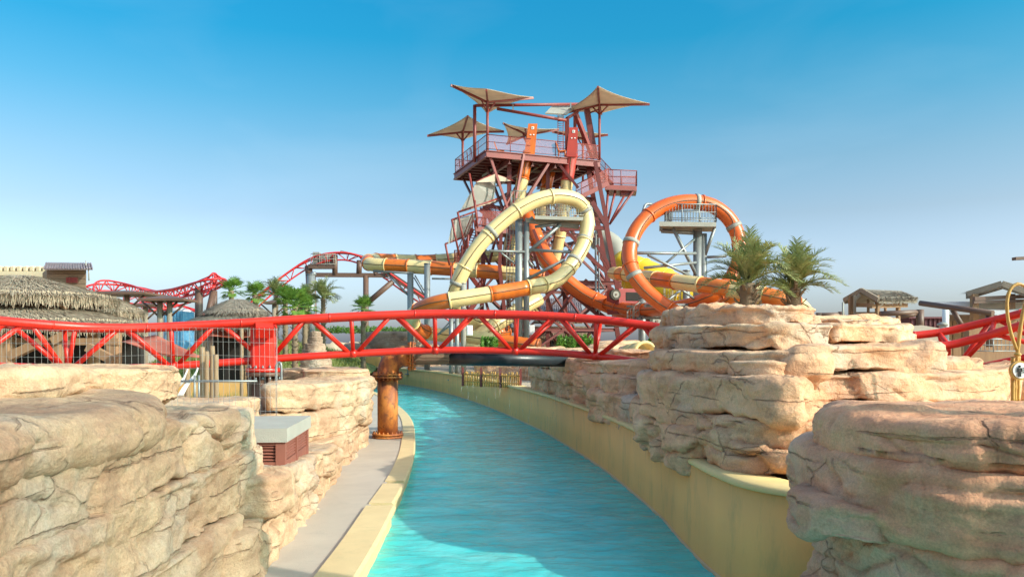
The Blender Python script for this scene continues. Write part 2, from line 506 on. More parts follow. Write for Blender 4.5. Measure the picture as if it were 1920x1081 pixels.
M['steelw'] = pm('weathered_grey_steel', (.36,.34,.29), .6, (.28,.26,.22), .8, 1.2, .05, 40)
M['seam'] = pm('seam_dark', (.16,.10,.05), .7, None, .5, 3, 0)
M['brown'] = pm('brown_steel', (.16,.085,.055), .5, (.12,.065,.045), .6, 1.0, .05, 30)
M['dkpipe'] = pm('black_pipe', (.018,.022,.026), .35, (.03,.035,.04), .5, 3, .1, 30)
M['wood'] = pm('weathered_wood', (.36,.20,.10), .8, (.24,.13,.07), .9, 2.0, .5, 14, stretch=(4,4,.6))
M['wood_g'] = pm('grey_wood', (.34,.26,.19), .85, (.24,.18,.13), .9, 2.0, .5, 14, stretch=(4,4,.6))
M['wood_h'] = pm('plank_wood', (.29,.19,.12), .85, (.19,.12,.08), .9, 1.0, .5, 14, stretch=(.6,.6,5))
M['bamboo'] = pm('bamboo', (.55,.30,.06), .45, (.42,.22,.05), .7, 3.0, .1, 30)
M['bamboo_g'] = pm('pale_bamboo', (.33,.22,.12), .7, (.25,.16,.09), .8, 3.0, .2, 30)
M['thatch'] = pm('thatch', (.46,.36,.25), .95, (.30,.23,.16), .9, 1.6, .6, 30, dirt=(.20,.15,.11), dirt_amt=.5)
M['thatch_d'] = pm('thatch_grey', (.33,.27,.21), .95, (.22,.18,.14), .9, 1.6, .6, 30, dirt=(.15,.12,.1), dirt_amt=.5)
M['sail'] = cloth_mat('tan_sail_cloth', (.82,.67,.52), .42)
M['sailg'] = cloth_mat('pale_screen_cloth', (.62,.58,.52), .45)
M['pink'] = cloth_mat('salmon_sail_cloth', (.70,.24,.17), .4)
M['white'] = pm('white_paint', (.80,.79,.76), .5, (.74,.73,.70), .5, 2, .03, 20)
M['black'] = pm('black_paint', (.015,.015,.015), .6, None, .3, 2, 0)
M['wire'] = pm('galvanised_wire', (.40,.38,.35), .5, None, .4, 5, 0, metallic=.3)
M['brick_r'] = pm('red_brown_louvre', (.30,.10,.065), .65, (.24,.08,.055), .7, 3, .1, 30)
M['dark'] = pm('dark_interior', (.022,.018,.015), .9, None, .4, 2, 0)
M['wallc'] = pm('cream_wall', (.62,.50,.33), .9, (.54,.43,.28), .7, .4, .3, 10)
M['dkred'] = pm('maroon_wall', (.13,.025,.03), .6, (.10,.02,.024), .6, .8, .05, 20)
M['corr'] = corr_mat('corrugated_roof', (.42,.33,.33), (.34,.25,.25), 3.2, 'X', (.26,.17,.15))
M['rustw'] = corr_mat('rusty_sheet', (.30,.20,.13), (.22,.13,.08), 2.6, 'X', (.16,.18,.12))
M['blue'] = pm('blue_container', (.10,.30,.46), .6, (.07,.20,.34), .9, 1.2, .1, 20, dirt=(.30,.42,.45), dirt_amt=.6)
M['leaf_d'] = leaf_mat('date_palm_leaf', (.18,.22,.075), (.32,.35,.13), (.55,.48,.23))
M['leaf_f'] = leaf_mat('fan_palm_leaf', (.08,.17,.025), (.15,.27,.04), (.28,.36,.08))
M['leaf_b'] = leaf_mat('shrub_leaf', (.05,.13,.015), (.11,.24,.025), (.26,.38,.06))
M['grass'] = leaf_mat('grass_blade', (.12,.17,.03), (.24,.27,.06), (.42,.36,.12))
M['trunk'] = pm('palm_trunk', (.26,.18,.11), .95, (.16,.11,.07), .9, 5, .8, 20)
M['truck'] = pm('faded_red_truck', (.36,.04,.035), .5, (.26,.03,.03), .7, 1, .05, 20, dirt=(.2,.08,.05))
M['tyre'] = pm('dusty_tyre', (.09,.075,.06), .9, None, .6, 4, .2, 30)
M['rust'] = None
# rusty pipe paint: orange coat with brown bleeding patches
def rust_mat():
    m, nt, out = new_mat('rusty_pipe')
    b = nd(nt, 'ShaderNodeBsdfPrincipled'); b.inputs['Roughness'].default_value = .62
    v = coords(nt, (1,1,.45)); v2 = coords(nt)
    c = ramp(nt, noise(nt, v, 3.2, 8, .62), [(.34, (.16,.045,.022)), (.45, (.38,.11,.03)), (.55, (.58,.19,.035)), (.68, (.66,.27,.06))])
    d = ramp(nt, noise(nt, v2, 6.5, 9, .7), [(.54, (0,0,0)), (.64, (.8,.8,.8))])
    c = mixc(nt, d, c, (.15,.05,.03))
    nt.links.new(c, b.inputs['Base Color'])
    bp = nd(nt, 'ShaderNodeBump'); bp.inputs['Strength'].default_value = .3; bp.inputs['Distance'].default_value = .01
    nt.links.new(noise(nt, v2, 40, 6, .7), bp.inputs['Height']); nt.links.new(bp.outputs[0], b.inputs['Normal'])
    nt.links.new(b.outputs[0], out.inputs['Surface'])
    return m
M['rust'] = rust_mat()

def water_mat():
    m, nt, out = new_mat('pool_water')
    v = coords(nt, (1.0, 1.9, 1))
    bp = nd(nt, 'ShaderNodeBump'); bp.inputs['Strength'].default_value = .36; bp.inputs['Distance'].default_value = .05
    nt.links.new(noise(nt, v, 4.2, 5, .6), bp.inputs['Height'])
    bp2 = nd(nt, 'ShaderNodeBump'); bp2.inputs['Strength'].default_value = .28; bp2.inputs['Distance'].default_value = .02
    nt.links.new(noise(nt, v, 17, 4, .6), bp2.inputs['Height']); nt.links.new(bp.outputs[0], bp2.inputs['Normal'])
    c = ramp(nt, noise(nt, coords(nt, (.6,1.1,1)), 1.4, 6, .6), [(.30, (.06,.66,.65)), (.50, (.11,.79,.77)), (.74, (.25,.92,.88))])
    d = nd(nt, 'ShaderNodeBsdfDiffuse'); nt.links.new(c, d.inputs['Color']); nt.links.new(bp2.outputs[0], d.inputs['Normal'])
    t = nd(nt, 'ShaderNodeBsdfTransparent'); t.inputs['Color'].default_value = (.55,.93,.95,1)
    mx = nd(nt, 'ShaderNodeMixShader'); mx.inputs[0].default_value = .28
    nt.links.new(d.outputs[0], mx.inputs[1]); nt.links.new(t.outputs[0], mx.inputs[2])
    g = nd(nt, 'ShaderNodeBsdfGlossy'); g.inputs['Roughness'].default_value = .06; nt.links.new(bp2.outputs[0], g.inputs['Normal'])
    fr = nd(nt, 'ShaderNodeFresnel'); fr.inputs['IOR'].default_value = 1.28; nt.links.new(bp2.outputs[0], fr.inputs['Normal'])
    m2 = nd(nt, 'ShaderNodeMixShader')
    nt.links.new(fr.outputs[0], m2.inputs[0]); nt.links.new(mx.outputs[0], m2.inputs[1]); nt.links.new(g.outputs[0], m2.inputs[2])
    nt.links.new(m2.outputs[0], out.inputs['Surface'])
    return m
M['water'] = water_mat()
M['bed'] = pm('pool_bed', (.30,.85,.88), .8, (.2,.75,.80), .8, 1.0, 0)

# ================================================================== SETTING
KL = [(-1.55,-3),(-1.58,2),(-1.62,6),(-1.68,9.3),(-1.80,12),(-1.98,15.8),(-2.42,20.3),(-3.4,27.3),(-4.9,34.4),(-7.4,44),(-11.4,54),(-17.5,62),(-27,66.5)]
KR = [(14,5.9),(9,6.7),(5,7.45),(3.3,7.85),(2.62,8.35),(2.40,9.3),(2.34,11),(2.33,13),(2.02,17.6),(1.5,22),(.73,27.3),(-1.56,38.8),(-4.75,50.7),(-9,61.5),(-14.5,69),(-24,73.5)]
def curve2(pts, step):
    return [(p.x, p.y) for p in crom([Vector((x, y, 0)) for x, y in pts], step)]
KLs = curve2(KL, .3); KRs = curve2(KR, .12)

def sweep(mb, path, prof, side=1, smooth=True):
    """sweep a profile of (offset, z) along a plan path; positive offset to the right of travel"""
    n = len(path); m = len(prof); vs = []
    for i in range(n):
        a, b = path[max(0, i-1)], path[min(n-1, i+1)]
        tx, ty = b[0]-a[0], b[1]-a[1]; l = math.hypot(tx, ty) or 1
        nx, ny = ty/l*side, -tx/l*side
        for (o, z) in prof: vs.append((path[i][0]+nx*o, path[i][1]+ny*o, z))
    fs = [(i*m+k, (i+1)*m+k, (i+1)*m+k+1, i*m+k+1) if side > 0 else (i*m+k, i*m+k+1, (i+1)*m+k+1, (i+1)*m+k) for i in range(n-1) for k in range(m-1)]
    return mb.add(vs, fs, smooth)

# river bed and water
mb = MB(); mb.add([(-60,-6,-.95),(20,-6,-.95),(20,90,-.95),(-60,90,-.95)], [(0,1,2,3)])
struct('river_bed', mb, M['bed'])
def bound(path, y):
    best = None
    for a, b in zip(path, path[1:]):
        if (a[1]-y)*(b[1]-y) <= 0 and abs(a[1]-b[1]) > 1e-6:
            t = (y-a[1])/(b[1]-a[1]); best = a[0]+(b[0]-a[0])*t
    return best
ys = [2.0]
while ys[-1] < 74: ys.append(ys[-1]+max(.035, .0036*ys[-1]))
NX = 120; V = []
for y in ys:
    xl = -1.6 if y < 2 else (bound(KL, y) if y < 66 else -28)
    xr = 6.5 if y < 8.3 else (bound(KR, y) if y < 73 else -24)
    xl -= .12; xr += .3
    V.append(np.stack([np.linspace(xl, xr, NX), np.full(NX, y), np.zeros(NX)], 1))
V = np.concatenate(V)
q = V*np.array([1.3, 2.4, 0]); q2 = V*np.array([4.0, 6.5, 0])
V[:,2] = .014*fbm(q, 4, 3) + .008*fbm(q2+vnoise(q, 9)[:,None], 3, 8)
F = [(i*NX+k, i*NX+k+1, (i+1)*NX+k+1, (i+1)*NX+k) for i in range(len(ys)-1) for k in range(NX-1)]
w = mesh_obj('river_water', V, F, M['water'], (0,0,0), True); w['kind'] = 'structure'

# land
def ngon(name, pts, z, mat):
    mb = MB(); mb.add([(x, y, z) for x, y in pts], [tuple(range(len(pts)))])
    o = struct(name, mb, mat)
    m = o.modifiers.new('tri', 'TRIANGULATE'); m.ngon_method = 'CLIP'
    return o
left = [(x-1.15, y) for x, y in KL]
ngon('ground', left + [(-40,90),(-900,90),(-900,-60),(-2.7,-60)], .24, M['sand'])
right = [(x+.16, y+.12) for x, y in KR]
ngon('right_bank_ground', right[::-1] + [(900,5.9),(900,90),(-24,90)], 1.12, M['sand'])
mb = MB(); mb.add([(-1500,90,.9),(1500,90,.9),(3000,3000,.9),(-3000,3000,.9)], [(0,1,2,3)])
struct('far_ground', mb, M['sand'])
# paved plaza unseen behind the viewpoint, added to bounce warm light; the footbridge the picture is taken from
ngon('bounce_plaza', [(-900,-900),(900,-900),(900,5.6),(15,5.6),(8.2,6.5),(6.6,1.4),(6.6,-2.2),(-2.4,-2.2),(-2.4,-60),(-900,-60)][::-1], 1.0, M['walk'])
fbz = 1.06
fb_ = thing('footbridge', 'timber deck footbridge the picture is taken from', 'bridge', (2, -.4, fbz))
for k in range(24):
    mb = MB(); mb.box((2.1, -2.15+k*.15, fbz-.03), (9.4,.14,.06)); part('deck_plank', mb, M['wood_g'], fb_)
for yy in (-2.3, 1.4):
    mb = MB(); mb.beam((-2.7,yy,fbz-.2), (6.8,yy,fbz-.2), .15, .34); part('side_beam', mb, M['wood'], fb_)
# walkway on the left and its kerb
mb = MB(); sweep(mb, KLs, [(.36,.262),(1.7,.262)], -1); struct('walkway', mb, M['walk'])
def kerb_piece(y0, y1, prof):
    mb = MB(); seg = [p for p in KLs if y0 <= p[1] <= y1]
    sweep(mb, seg, prof, -1, False)
    n = len(prof); b = len(mb.v)
    mb.f.append(tuple(range(n))); mb.sm.append(False)
    mb.f.append(tuple(range(b-1, b-n-1, -1))); mb.sm.append(False)
    return mb
kb = struct('kerb', kerb_piece(-3, 12.2, [(.02,-.95),(.02,.20),(-.045,.23),(-.05,.275),(-.01,.305),(.40,.305),(.40,.0)]), M['kerb'])
for (a, b, o) in ((12.21, 14.4, .05), (14.41, 70, .075)):
    p = part('kerb_segment', kerb_piece(a, b, [(.02+o,-.95),(.02+o,.19),(-.03+o,.21),(-.03+o,.26),(.0+o,.285),(.40,.285),(.40,.0)]), M['kerb'], kb)
# right flood wall with its rounded coping
wl = thing('river_wall', 'curving sand coloured stucco wall with a rounded coping along the river', 'wall', (2.4, 12, 0))
mb = MB(); sweep(mb, KRs, [(0,-.95),(0,-.02),(.0,.4),(.0,1.17),(.3,1.17)], 1); part('wall_face', mb, M['stucco'], wl)
mb = MB(); sweep(mb, KRs, [(.01,1.15),(-.025,1.158),(-.036,1.175),(-.036,1.20),(-.022,1.222),(.01,1.235),(.48,1.235),(.50,1.1)], 1); part('coping', mb, M['cap'], wl)
mb = MB(); sweep(mb, KRs, [(-.012,-.03),(-.014,.0),(-.014,.035),(-.001,.04)], 1)
part('waterline_stain', mb, pm('waterline', (.60,.40,.22), .7, (.5,.33,.2), .8, 2, .1, 30), wl)

# ================================================================== ROCKS
def slab(parent, foot, z0, z1, mat, seed=0, step=.045, amp=1.0, tilt=(0,0), rnd=.15, crag=0, name='rock_slab', sub=1.0):
    """one weathered ledge of sandstone: rounded edges, strata, joints and pits, all real relief"""
    ctr = crom([Vector((x, y, 0)) for x, y in foot], step, True)
    C = np.array([(p.x, p.y) for p in ctr]); n = len(C)
    t = np.roll(C, -1, 0)-np.roll(C, 1, 0); t /= np.linalg.norm(t, axis=1)[:,None]+1e-9
    area = .5*np.sum(C[:,0]*np.roll(C[:,1], -1)-np.roll(C[:,0], -1)*C[:,1])
    nrm = np.stack([t[:,1], -t[:,0]], 1)*(1 if area > 0 else -1)
    cen = C.mean(0); H = z1-z0; r = min(rnd*.62, H*.45)
    rings = []
    ns = max(6, int(H/step/sub))
    prof = []
    for k in range(5):
        a = math.pi/2*k/4
        prof.append((r*(1-math.sin(a))*1.1, r*(1-math.cos(a))*.8))
    for k in range(1, ns): prof.append((0, .8*r+(H-1.6*r)*k/ns))
    for k in range(6):
        a = math.pi/2*k/5
        prof.append((r*(1-math.cos(a)), H-r*.8*(1-math.sin(a))))
    bot = [C+(cen-C)*.35-nrm*r*.5]
    for (ins, z) in prof: rings.append(np.c_[C-nrm*ins, np.full(n, z0+z)])
    top = C-nrm*r
    rad = np.linalg.norm(top-cen, axis=1).mean()
    nt_ = max(6, int(rad/step/1.6))
    for k in range(1, nt_+1):
        q = (k/nt_)**.9
        rings.append(np.c_[top+(cen-top)*q*.985, np.full(n, z1+.03*q)])
    V = np.concatenate([np.c_[bot[0], np.full(n, z0+.02)]]+rings)
    m = len(V)//n
    fs = np.empty(((m-1)*n, 4), int)
    i = np.arange(n); j = (i+1) % n
    for k in range(m-1):
        a, b = k*n, (k+1)*n
        fs[k*n:(k+1)*n] = np.stack([a+i, a+j, b+j, b+i], 1)
    if area < 0: fs = fs[:, ::-1]
    V[:,2] += (V[:,0]-cen[0])*tilt[0]+(V[:,1]-cen[1])*tilt[1]
    N = np.zeros_like(V)
    fn = np.cross(V[fs[:,2]]-V[fs[:,0]], V[fs[:,3]]-V[fs[:,1]])
    for c in range(4): np.add.at(N, fs[:,c], fn)
    N /= np.linalg.norm(N, axis=1)[:,None]+1e-12
    P = V+seed*3.7
    side = 1-np.clip(np.abs(N[:,2])*1.25, 0, 1)
    d = .06*fbm(P*.9, 3, 1)+.030*fbm(P*3.2, 4, 5)+.010*fbm(P*11, 3, 9)
    zz = P[:,2]*2.3+.8*fbm(P*np.array([.7,.7,1.0]), 3, 21)
    l = zz-np.floor(zz)
    d += side*(-.05*np.exp(-((l-.5)/.045)**2)*np.clip(.55+.9*vnoise(P*.9, 33), 0, 1))
    w1, w2, cr_, cv = worley(P*np.array([.55,.55,1.3])+.22*fbm(P*1.2, 3, 40)[:,None], 12, True)
    e = w2-w1
    sm = np.clip(e/.10, 0, 1); sm = sm*sm*(3-2*sm)
    d += sm*((cr_-.5)*.13+(cv[:,0]*cv[:,3]+cv[:,1]*cv[:,4]+cv[:,2]*cv[:,5])*.10)
    f1, f2, fr_, fv = worley(P*np.array([2.3,2.3,3.4])+.2*fbm(P*3, 2, 45)[:,None], 15, True)
    sm = np.clip((f2-f1)/.12, 0, 1)
    d += sm*((fr_-.5)*.022+(fv[:,0]*fv[:,3]+fv[:,1]*fv[:,4]+fv[:,2]*fv[:,5])*.024)
    crk = np.exp(-(e/.028)**2)*np.clip(.4+1.2*vnoise(P*.8, 50), 0, 1)
    d -= .075*crk*(.35+.65*side)
    pass
    g, _ = worley(P*np.array([5.,5.,6.5]), 60)
    gate = np.clip(vnoise(P*1.0, 71)*2.4-.55, 0, 1)
    d -= gate*.065*np.clip(.40-g, 0, .4)/.4
    if crag:
        g2, _ = worley(P*4.5, 77)
        d += crag*(g2-.5)*np.clip(N[:,2]*1.4, 0, 1)
    d = d*(1-.55*np.clip(N[:,2], 0, 1))
    V = V+N*(d*amp)[:,None]
    o = mesh_obj(name, V, fs.tolist(), mat, ORG[parent.name], True)
    at_ = o.data.attributes.new('crack', 'FLOAT', 'POINT')
    strat = side*np.exp(-((l-.5)/.035)**2)*np.clip(.3+.9*vnoise(P*.9, 33), 0, 1)
    at_.data.foreach_set('value', np.clip(+.5*crk*crk+.4*strat+.35*gate*np.clip(.3-g, 0, .3)/.3, 0, .8).astype(np.float32))
    o.parent = parent; ORG[o.name] = ORG[parent.name]
    return o

rl, rr, rf = M['rock_l'], M['rock_r'], M['rock_far']
bank = thing('rock_bank', 'stepped cream sandstone rock bank filling the lower left, beside the walkway', 'rock', (-3.6, 8, .25))
S = lambda *a, **k: slab(bank, *a, **k)
S([(-2.81,2.2),(-2.75,4.5),(-2.81,6),(-2.99,6.9),(-3.51,7.45),(-4.91,7.6),(-6.91,7.2),(-7.91,5),(-7.71,2.2)], 1.97, 2.33, rl, 1, .03, .75, tilt=(-.035,0), rnd=.3)
S([(-3.68,6.1),(-3.73,6.9),(-4.33,7.5),(-5.63,7.7),(-7.53,7.3),(-7.53,5.6),(-5.13,5.4),(-4.13,5.6)], 2.27, 2.50, rl, 2, .05, .8, rnd=.12)
S([(-2.92,2.2),(-2.88,5),(-2.92,7.5),(-2.99,8.8),(-3.29,9.5),(-4.64,9.7),(-7.14,9),(-7.14,2.2)], 1.46, 2.0, rl, 3, .03)
S([(-2.79,2.2),(-2.79,5),(-2.83,7.5),(-2.91,9.3),(-3.31,9.9),(-4.61,10),(-6.11,9),(-6.11,2.2)], .88, 1.52, rl, 4, .035)
S([(-2.75,8.8),(-2.81,10.3),(-2.93,12),(-3.05,13.6),(-3.35,14.4),(-5.05,14.5),(-5.05,8.8)], .66, 1.10, rl, 5, .045, tilt=(0,-.05), rnd=.14)
S([(-2.7,2.2),(-2.72,5),(-2.78,7.6),(-3.02,8.6),(-5.12,8.7),(-5.12,2.2)], .15, .94, rl, 6, .05)
S([(-2.72,7.7),(-2.78,9.3),(-2.91,11.2),(-3.28,12),(-5.08,11.8),(-5.08,7.7)], .15, .82, rl, 7, .05)
S([(-2.93,11),(-3.07,13),(-3.17,14.8),(-3.51,15.5),(-5.11,15.6),(-5.11,11)], .15, .78, rl, 8, .05)
S([(-4.75,15.1),(-4.3,15.0),(-3.75,16.2),(-3.45,18.3),(-3.57,20.2),(-4.35,21),(-5.2,21),(-5.0,17)], 1.38, 1.98, rl, 9, .055, rnd=.22)
S([(-5.05,15.0),(-4.15,15.2),(-3.65,16.5),(-3.45,18.2),(-3.7,20.3),(-5.15,20.6),(-5.75,15.2)], .80, 1.44, rl, 10, .055, rnd=.24)
S([(-4.95,15.2),(-3.85,15.0),(-3.47,16.5),(-3.53,18.5),(-3.8,20.6),(-5.15,21),(-5.75,15.3)], .15, .86, rl, 11, .055)
S([(-6.4,21),(-5.4,20.8),(-4.55,21),(-4.4,22.5),(-6.3,23)], 1.6, 2.12, rl, 12, .06)
S([(-5,19.1),(-3.8,19.2),(-3.65,20.4),(-4.2,21),(-5.2,20.8)], 1.95, 2.16, rl, 13, .05, .7, rnd=.1)
S([(-5.0,16.2),(-4.55,16.25),(-4.5,17.0),(-5.0,17.1)], 1.5, 2.02, rl, 14, .05, .6, rnd=.08)
S([(-7.6,13.4),(-5.8,13.3),(-4.85,13.6),(-4.8,14.9),(-7.6,15.2)], 1.2, 1.78, rl, 15, .06)
S([(-6.9,9.9),(-5.4,9.75),(-4.7,10.3),(-4.9,11.6),(-7,11.7)], 1.9, 2.41, rl, 16, .05, rnd=.14)
S([(-8.2,8.8),(-5.9,8.75),(-5.35,9.1),(-5.3,9.9),(-8.2,10)], 1.9, 2.36, rl, 17, .06)
S([(-9,8.5),(-5,9),(-4.4,12),(-5,16),(-7,21),(-10,21)], .2, 1.1, rl, 18, .12)

mound = thing('rock_mound', 'tall layered pink sandstone mound above the wall on the right, palms behind its top', 'rock', (3.5, 11, 1.2))
S = lambda *a, **k: slab(mound, *a, **k)
S([(2.35,11.5),(2.44,10.1),(2.62,9.3),(3.1,8.78),(4.0,8.72),(6,9.2),(6.2,14),(2.5,14)], 1.2, 1.52, rr, 31, .045, rnd=.12)
S([(2.10,13.3),(2.12,11.8),(2.22,10.7),(2.5,10.35),(2.9,10.6),(3.1,12.5),(2.7,13.9)], .95, 1.62, rr, 32, .045, rnd=.2)
S([(2.3,11.8),(2.45,10.2),(2.7,9.3),(3.1,8.92),(3.6,8.95),(4.5,9.2),(6,9.6),(6,14),(2.4,14)], 1.48, 1.84, rr, 33, .045, rnd=.13)
S([(2.08,13.2),(2.08,12.3),(2.2,11.1),(2.45,10.45),(2.9,10.4),(3.2,12.8),(2.5,13.9)], 1.56, 2.30, rr, 34, .045, rnd=.2)
S([(2.42,11.2),(2.48,10.0),(2.66,9.25),(2.95,8.82),(3.3,8.85),(3.55,9.6),(3.7,12),(2.7,12.4)], 1.80, 2.36, rr, 35, .04, rnd=.22)
S([(3.3,9.9),(4.2,10.05),(5.4,10.4),(6.5,10.8),(6.9,11.6),(6.9,14),(3.5,14)], 1.2, 1.98, rr, 36, .05)
S([(3.3,10.1),(4.2,10.25),(5.3,10.5),(6.5,10.95),(6.8,11.6),(6.8,14),(3.5,14)], 1.94, 2.36, rr, 37, .045, rnd=.15)
S([(2.2,12.4),(2.32,11.4),(2.55,10.6),(2.9,9.75),(3.4,9.4),(3.8,9.9),(4.1,12.8),(2.5,13.6)], 2.30, 2.64, rr, 38, .045, rnd=.16)
S([(2.72,10.1),(2.78,9.6),(3.1,9.3),(3.5,9.45),(3.6,10.2),(3.2,10.8)], 2.30, 2.52, rr, 39, .04, .8, rnd=.1)
S([(3.7,10.2),(4.6,10.45),(5.4,10.7),(6.0,11.2),(6.2,12),(6,14),(3.8,14)], 2.32, 2.72, rr, 40, .045, rnd=.17)
S([(6.0,11.2),(6.7,11.5),(7.2,12.3),(7.2,13.6),(6.2,14),(5.8,12.5)], 2.2, 2.52, rr, 41, .05)
S([(2.45,12.8),(2.6,11.8),(2.9,10.95),(3.4,10.45),(4.1,10.6),(4.55,11.3),(4.5,14),(2.7,14.3)], 2.60, 3.02, rr, 42, .045)
S([(4.3,11.2),(5.0,11.2),(5.7,11.6),(6.1,12.3),(6,14.5),(4.4,14.5)], 2.68, 3.03, rr, 43, .045, crag=.1)
S([(2.72,13.4),(2.85,12.4),(3.2,11.7),(3.7,11.35),(4.3,11.6),(4.75,12.5),(4.6,14.5),(3,15)], 2.96, 3.30, rr, 44, .04, crag=.24)
S([(5.0,12.6),(5.6,12.5),(6.0,13),(5.8,14),(5.1,14)], 3.0, 3.13, rr, 45, .04, .7, rnd=.06, crag=.15)
S([(3.1,14.2),(5.4,13.8),(6.8,14.5),(8.2,17),(8.3,20),(5,21),(3.4,18)], 1.1, 3.25, rr, 46, .09, crag=.1)
S([(6.3,12.2),(7.4,12.6),(9,14.2),(9.2,17.2),(7,16.5)], 1.1, 2.35, rr, 47, .07)

near = thing('rock_outcrop', 'nearest brown sandstone outcrop in the lower right corner with a broad flat top', 'rock', (3.4, 5.6, 0))
S = lambda *a, **k: slab(near, *a, **k)
S([(2.4,6.0),(2.48,5.35),(2.87,4.85),(3.62,4.55),(5.22,4.5),(5.62,6),(4.82,7.0),(3.82,7.1),(2.97,6.9),(2.52,6.5)], 1.80, 2.22, M['rock_n'], 61, .026, .85, rnd=.32)
S([(2.33,6.2),(2.38,5.5),(2.68,4.95),(3.28,4.5),(4.08,4.25),(5.48,4.2),(5.68,6.8),(2.88,7.1),(2.43,6.8)], 1.34, 1.92, M['rock_n'], 62, .028, rnd=.24)
S([(2.1,5.95),(2.15,5.55),(2.5,5.3),(2.9,5.6),(2.8,6.3),(2.3,6.35)], 1.27, 1.60, M['rock_n'], 63, .026, rnd=.17)
S([(2.46,6.2),(2.53,5.35),(2.88,4.75),(3.58,4.3),(5.58,4.1),(5.58,7),(2.78,7)], .62, 1.40, M['rock_n'], 64, .03, rnd=.2)
S([(2.26,6.0),(2.4,5.2),(2.88,4.5),(3.68,4.1),(5.48,3.9),(5.48,7),(2.58,7)], -.6, .70, M['rock_n'], 65, .05, rnd=.2)

ledge = thing('rock_ledge', 'layered brown rock ledge on top of the river wall under the red track end', 'rock', (2, 20, 1.2))
S = lambda *a, **k: slab(ledge, *a, **k)
S([(.75,29.5),(1.15,25.6),(1.75,21),(2.15,17.4),(2.3,15.4),(2.7,14.4),(3.6,14.4),(4,20),(3,28),(1.7,30.3)], 1.1, 1.72, rr, 71, .07, rnd=.2)
S([(1.85,18.8),(2.05,16.6),(2.3,15.2),(2.7,15.2),(2.8,18.6)], .95, 1.75, rr, 78, .05, rnd=.22)
S([(.75,29.3),(1.0,25.6),(1.7,21.2),(2.05,19.4),(3,19.5),(3.4,24),(3,28.6)], 1.66, 2.08, rr, 72, .07, rnd=.18)
S([(1.72,20.4),(1.95,18.2),(2.15,16.8),(2.6,16),(4,16),(4.5,20),(3.2,21.5)], 1.66, 2.12, rr, 73, .06, rnd=.2)
S([(1.7,20),(1.95,17.9),(2.5,16.6),(4,16.6),(4.4,19.7),(3,20.8),(2.0,20.8)], 2.05, 2.38, rr, 74, .055, rnd=.15)
S([(.8,27.2),(1.15,24.2),(1.75,21.8),(2.8,21.6),(3.2,26),(2,28.3)], 2.02, 2.40, rr, 75, .07, rnd=.16)
S([(1.5,28),(2.2,23.5),(3.0,21.5),(4,22),(4,27),(2.4,29)], 2.2, 2.62, rr, 76, .08, crag=.1)
# ================================================================== RED COASTER TRACKS
def track(root, path, gauge, depth, rr_, sr, tr, bay, mat, n=14, step=.35, tie='cross_tie', bank=None, start=.5):
    pts = crom(path, step)
    m = len(pts); L = [0]
    for a, b in zip(pts, pts[1:]): L.append(L[-1]+(b-a).length)
    fr = []
    for i in range(m):
        t = (pts[min(i+1, m-1)]-pts[max(i-1, 0)]).normalized()
        s = t.cross(Vector((0,0,1)))
        s = s.normalized() if s.length > 1e-4 else Vector((1,0,0))
        u = s.cross(t).normalized()
        if bank:
            f = L[i]/L[-1]*(len(bank)-1); k = min(int(f), len(bank)-2)
            a = R(bank[k]+(bank[k+1]-bank[k])*(f-k))
            q = Quaternion(t, a); s = q @ s; u = q @ u
        fr.append((pts[i], s, u))
    def pt(sv, side, dn):
        sv = min(max(sv, 0), L[-1]-1e-4)
        j = 0
        lo, hi = 0, m-1
        while hi-lo > 1:
            md = (lo+hi)//2
            if L[md] <= sv: lo = md
            else: hi = md
        f = (sv-L[lo])/max(1e-9, L[lo+1]-L[lo])
        p = fr[lo][0].lerp(fr[lo+1][0], f); s = fr[lo][1].lerp(fr[lo+1][1], f); u = fr[lo][2].lerp(fr[lo+1][2], f)
        return p+s*side*gauge*.5-u*dn
    for side in (-1, 1):
        mb = MB(); mb.tube([p+s*side*gauge*.5 for p, s, u in fr], rr_, n); part('rail', mb, mat, root)
    mb = MB(); mb.tube([p-u*depth for p, s, u in fr], sr, n); part('spine', mb, mat, root)
    k = 0; s0 = bay*start; ns = max(6, n-4)
    while s0 < L[-1]:
        for side in (-1, 1):
            mb = MB(); mb.cyl(pt(s0, 0, depth), pt(s0, side, 0), tr*.9, n=ns); part('strut', mb, mat, root)
            for e in (-.5, .5):
                s1 = s0+e*bay
                if 0 < s1 < L[-1]:
                    mb = MB(); mb.cyl(pt(s0+e*.08*bay, 0, depth), pt(s1-e*.06*bay, side, 0), tr, n=ns); part('diagonal', mb, mat, root)
        for e in (0, .5):
            mb = MB(); mb.cyl(pt(s0+e*bay, -1, .02), pt(s0+e*bay, 1, .02), tr, n=ns); part(tie, mb, mat, root)
        for side in (-1, 1):
            mb = MB(); mb.cyl(pt(s0-.25*bay-.02, side, 0), pt(s0-.25*bay+.02, side, 0), rr_*1.06, n=n); part('weld_collar', mb, mat, root)
        mb = MB(); mb.cyl(pt(s0-.07, 0, depth), pt(s0+.07, 0, depth), sr*1.14, n=n); part('node_collar', mb, mat, root)
        s0 += bay
    return pt, L[-1]

near_path = ats([(-260,585,14.2),(-120,594,15.6),(0,604,16.8),(130,613,17.9),(230,615,18.5),(330,612,19),(450,606,19.5),(560,599,19.9),(700,592,20.3),(830,588.5,20.6),(950,590,20.6),(1050,594,20.5),(1150,602,20.2),(1270,618,19.9),(1400,632,19.8),(1560,642,19.8),(1740,638,19.6),(1830,621,19.2),(1930,594,18.4),(2080,548,17)])
tk = thing('coaster_track', 'bright red tubular steel coaster track truss arching across the river', 'track', near_path[8])
ptf, Ltk = track(tk, near_path, .92, .93, .098, .09, .056, 2.12, M['red'], 18, .3, bank=[0,0,0,0,0,0,0,0,5,14,24,26], start=.95)
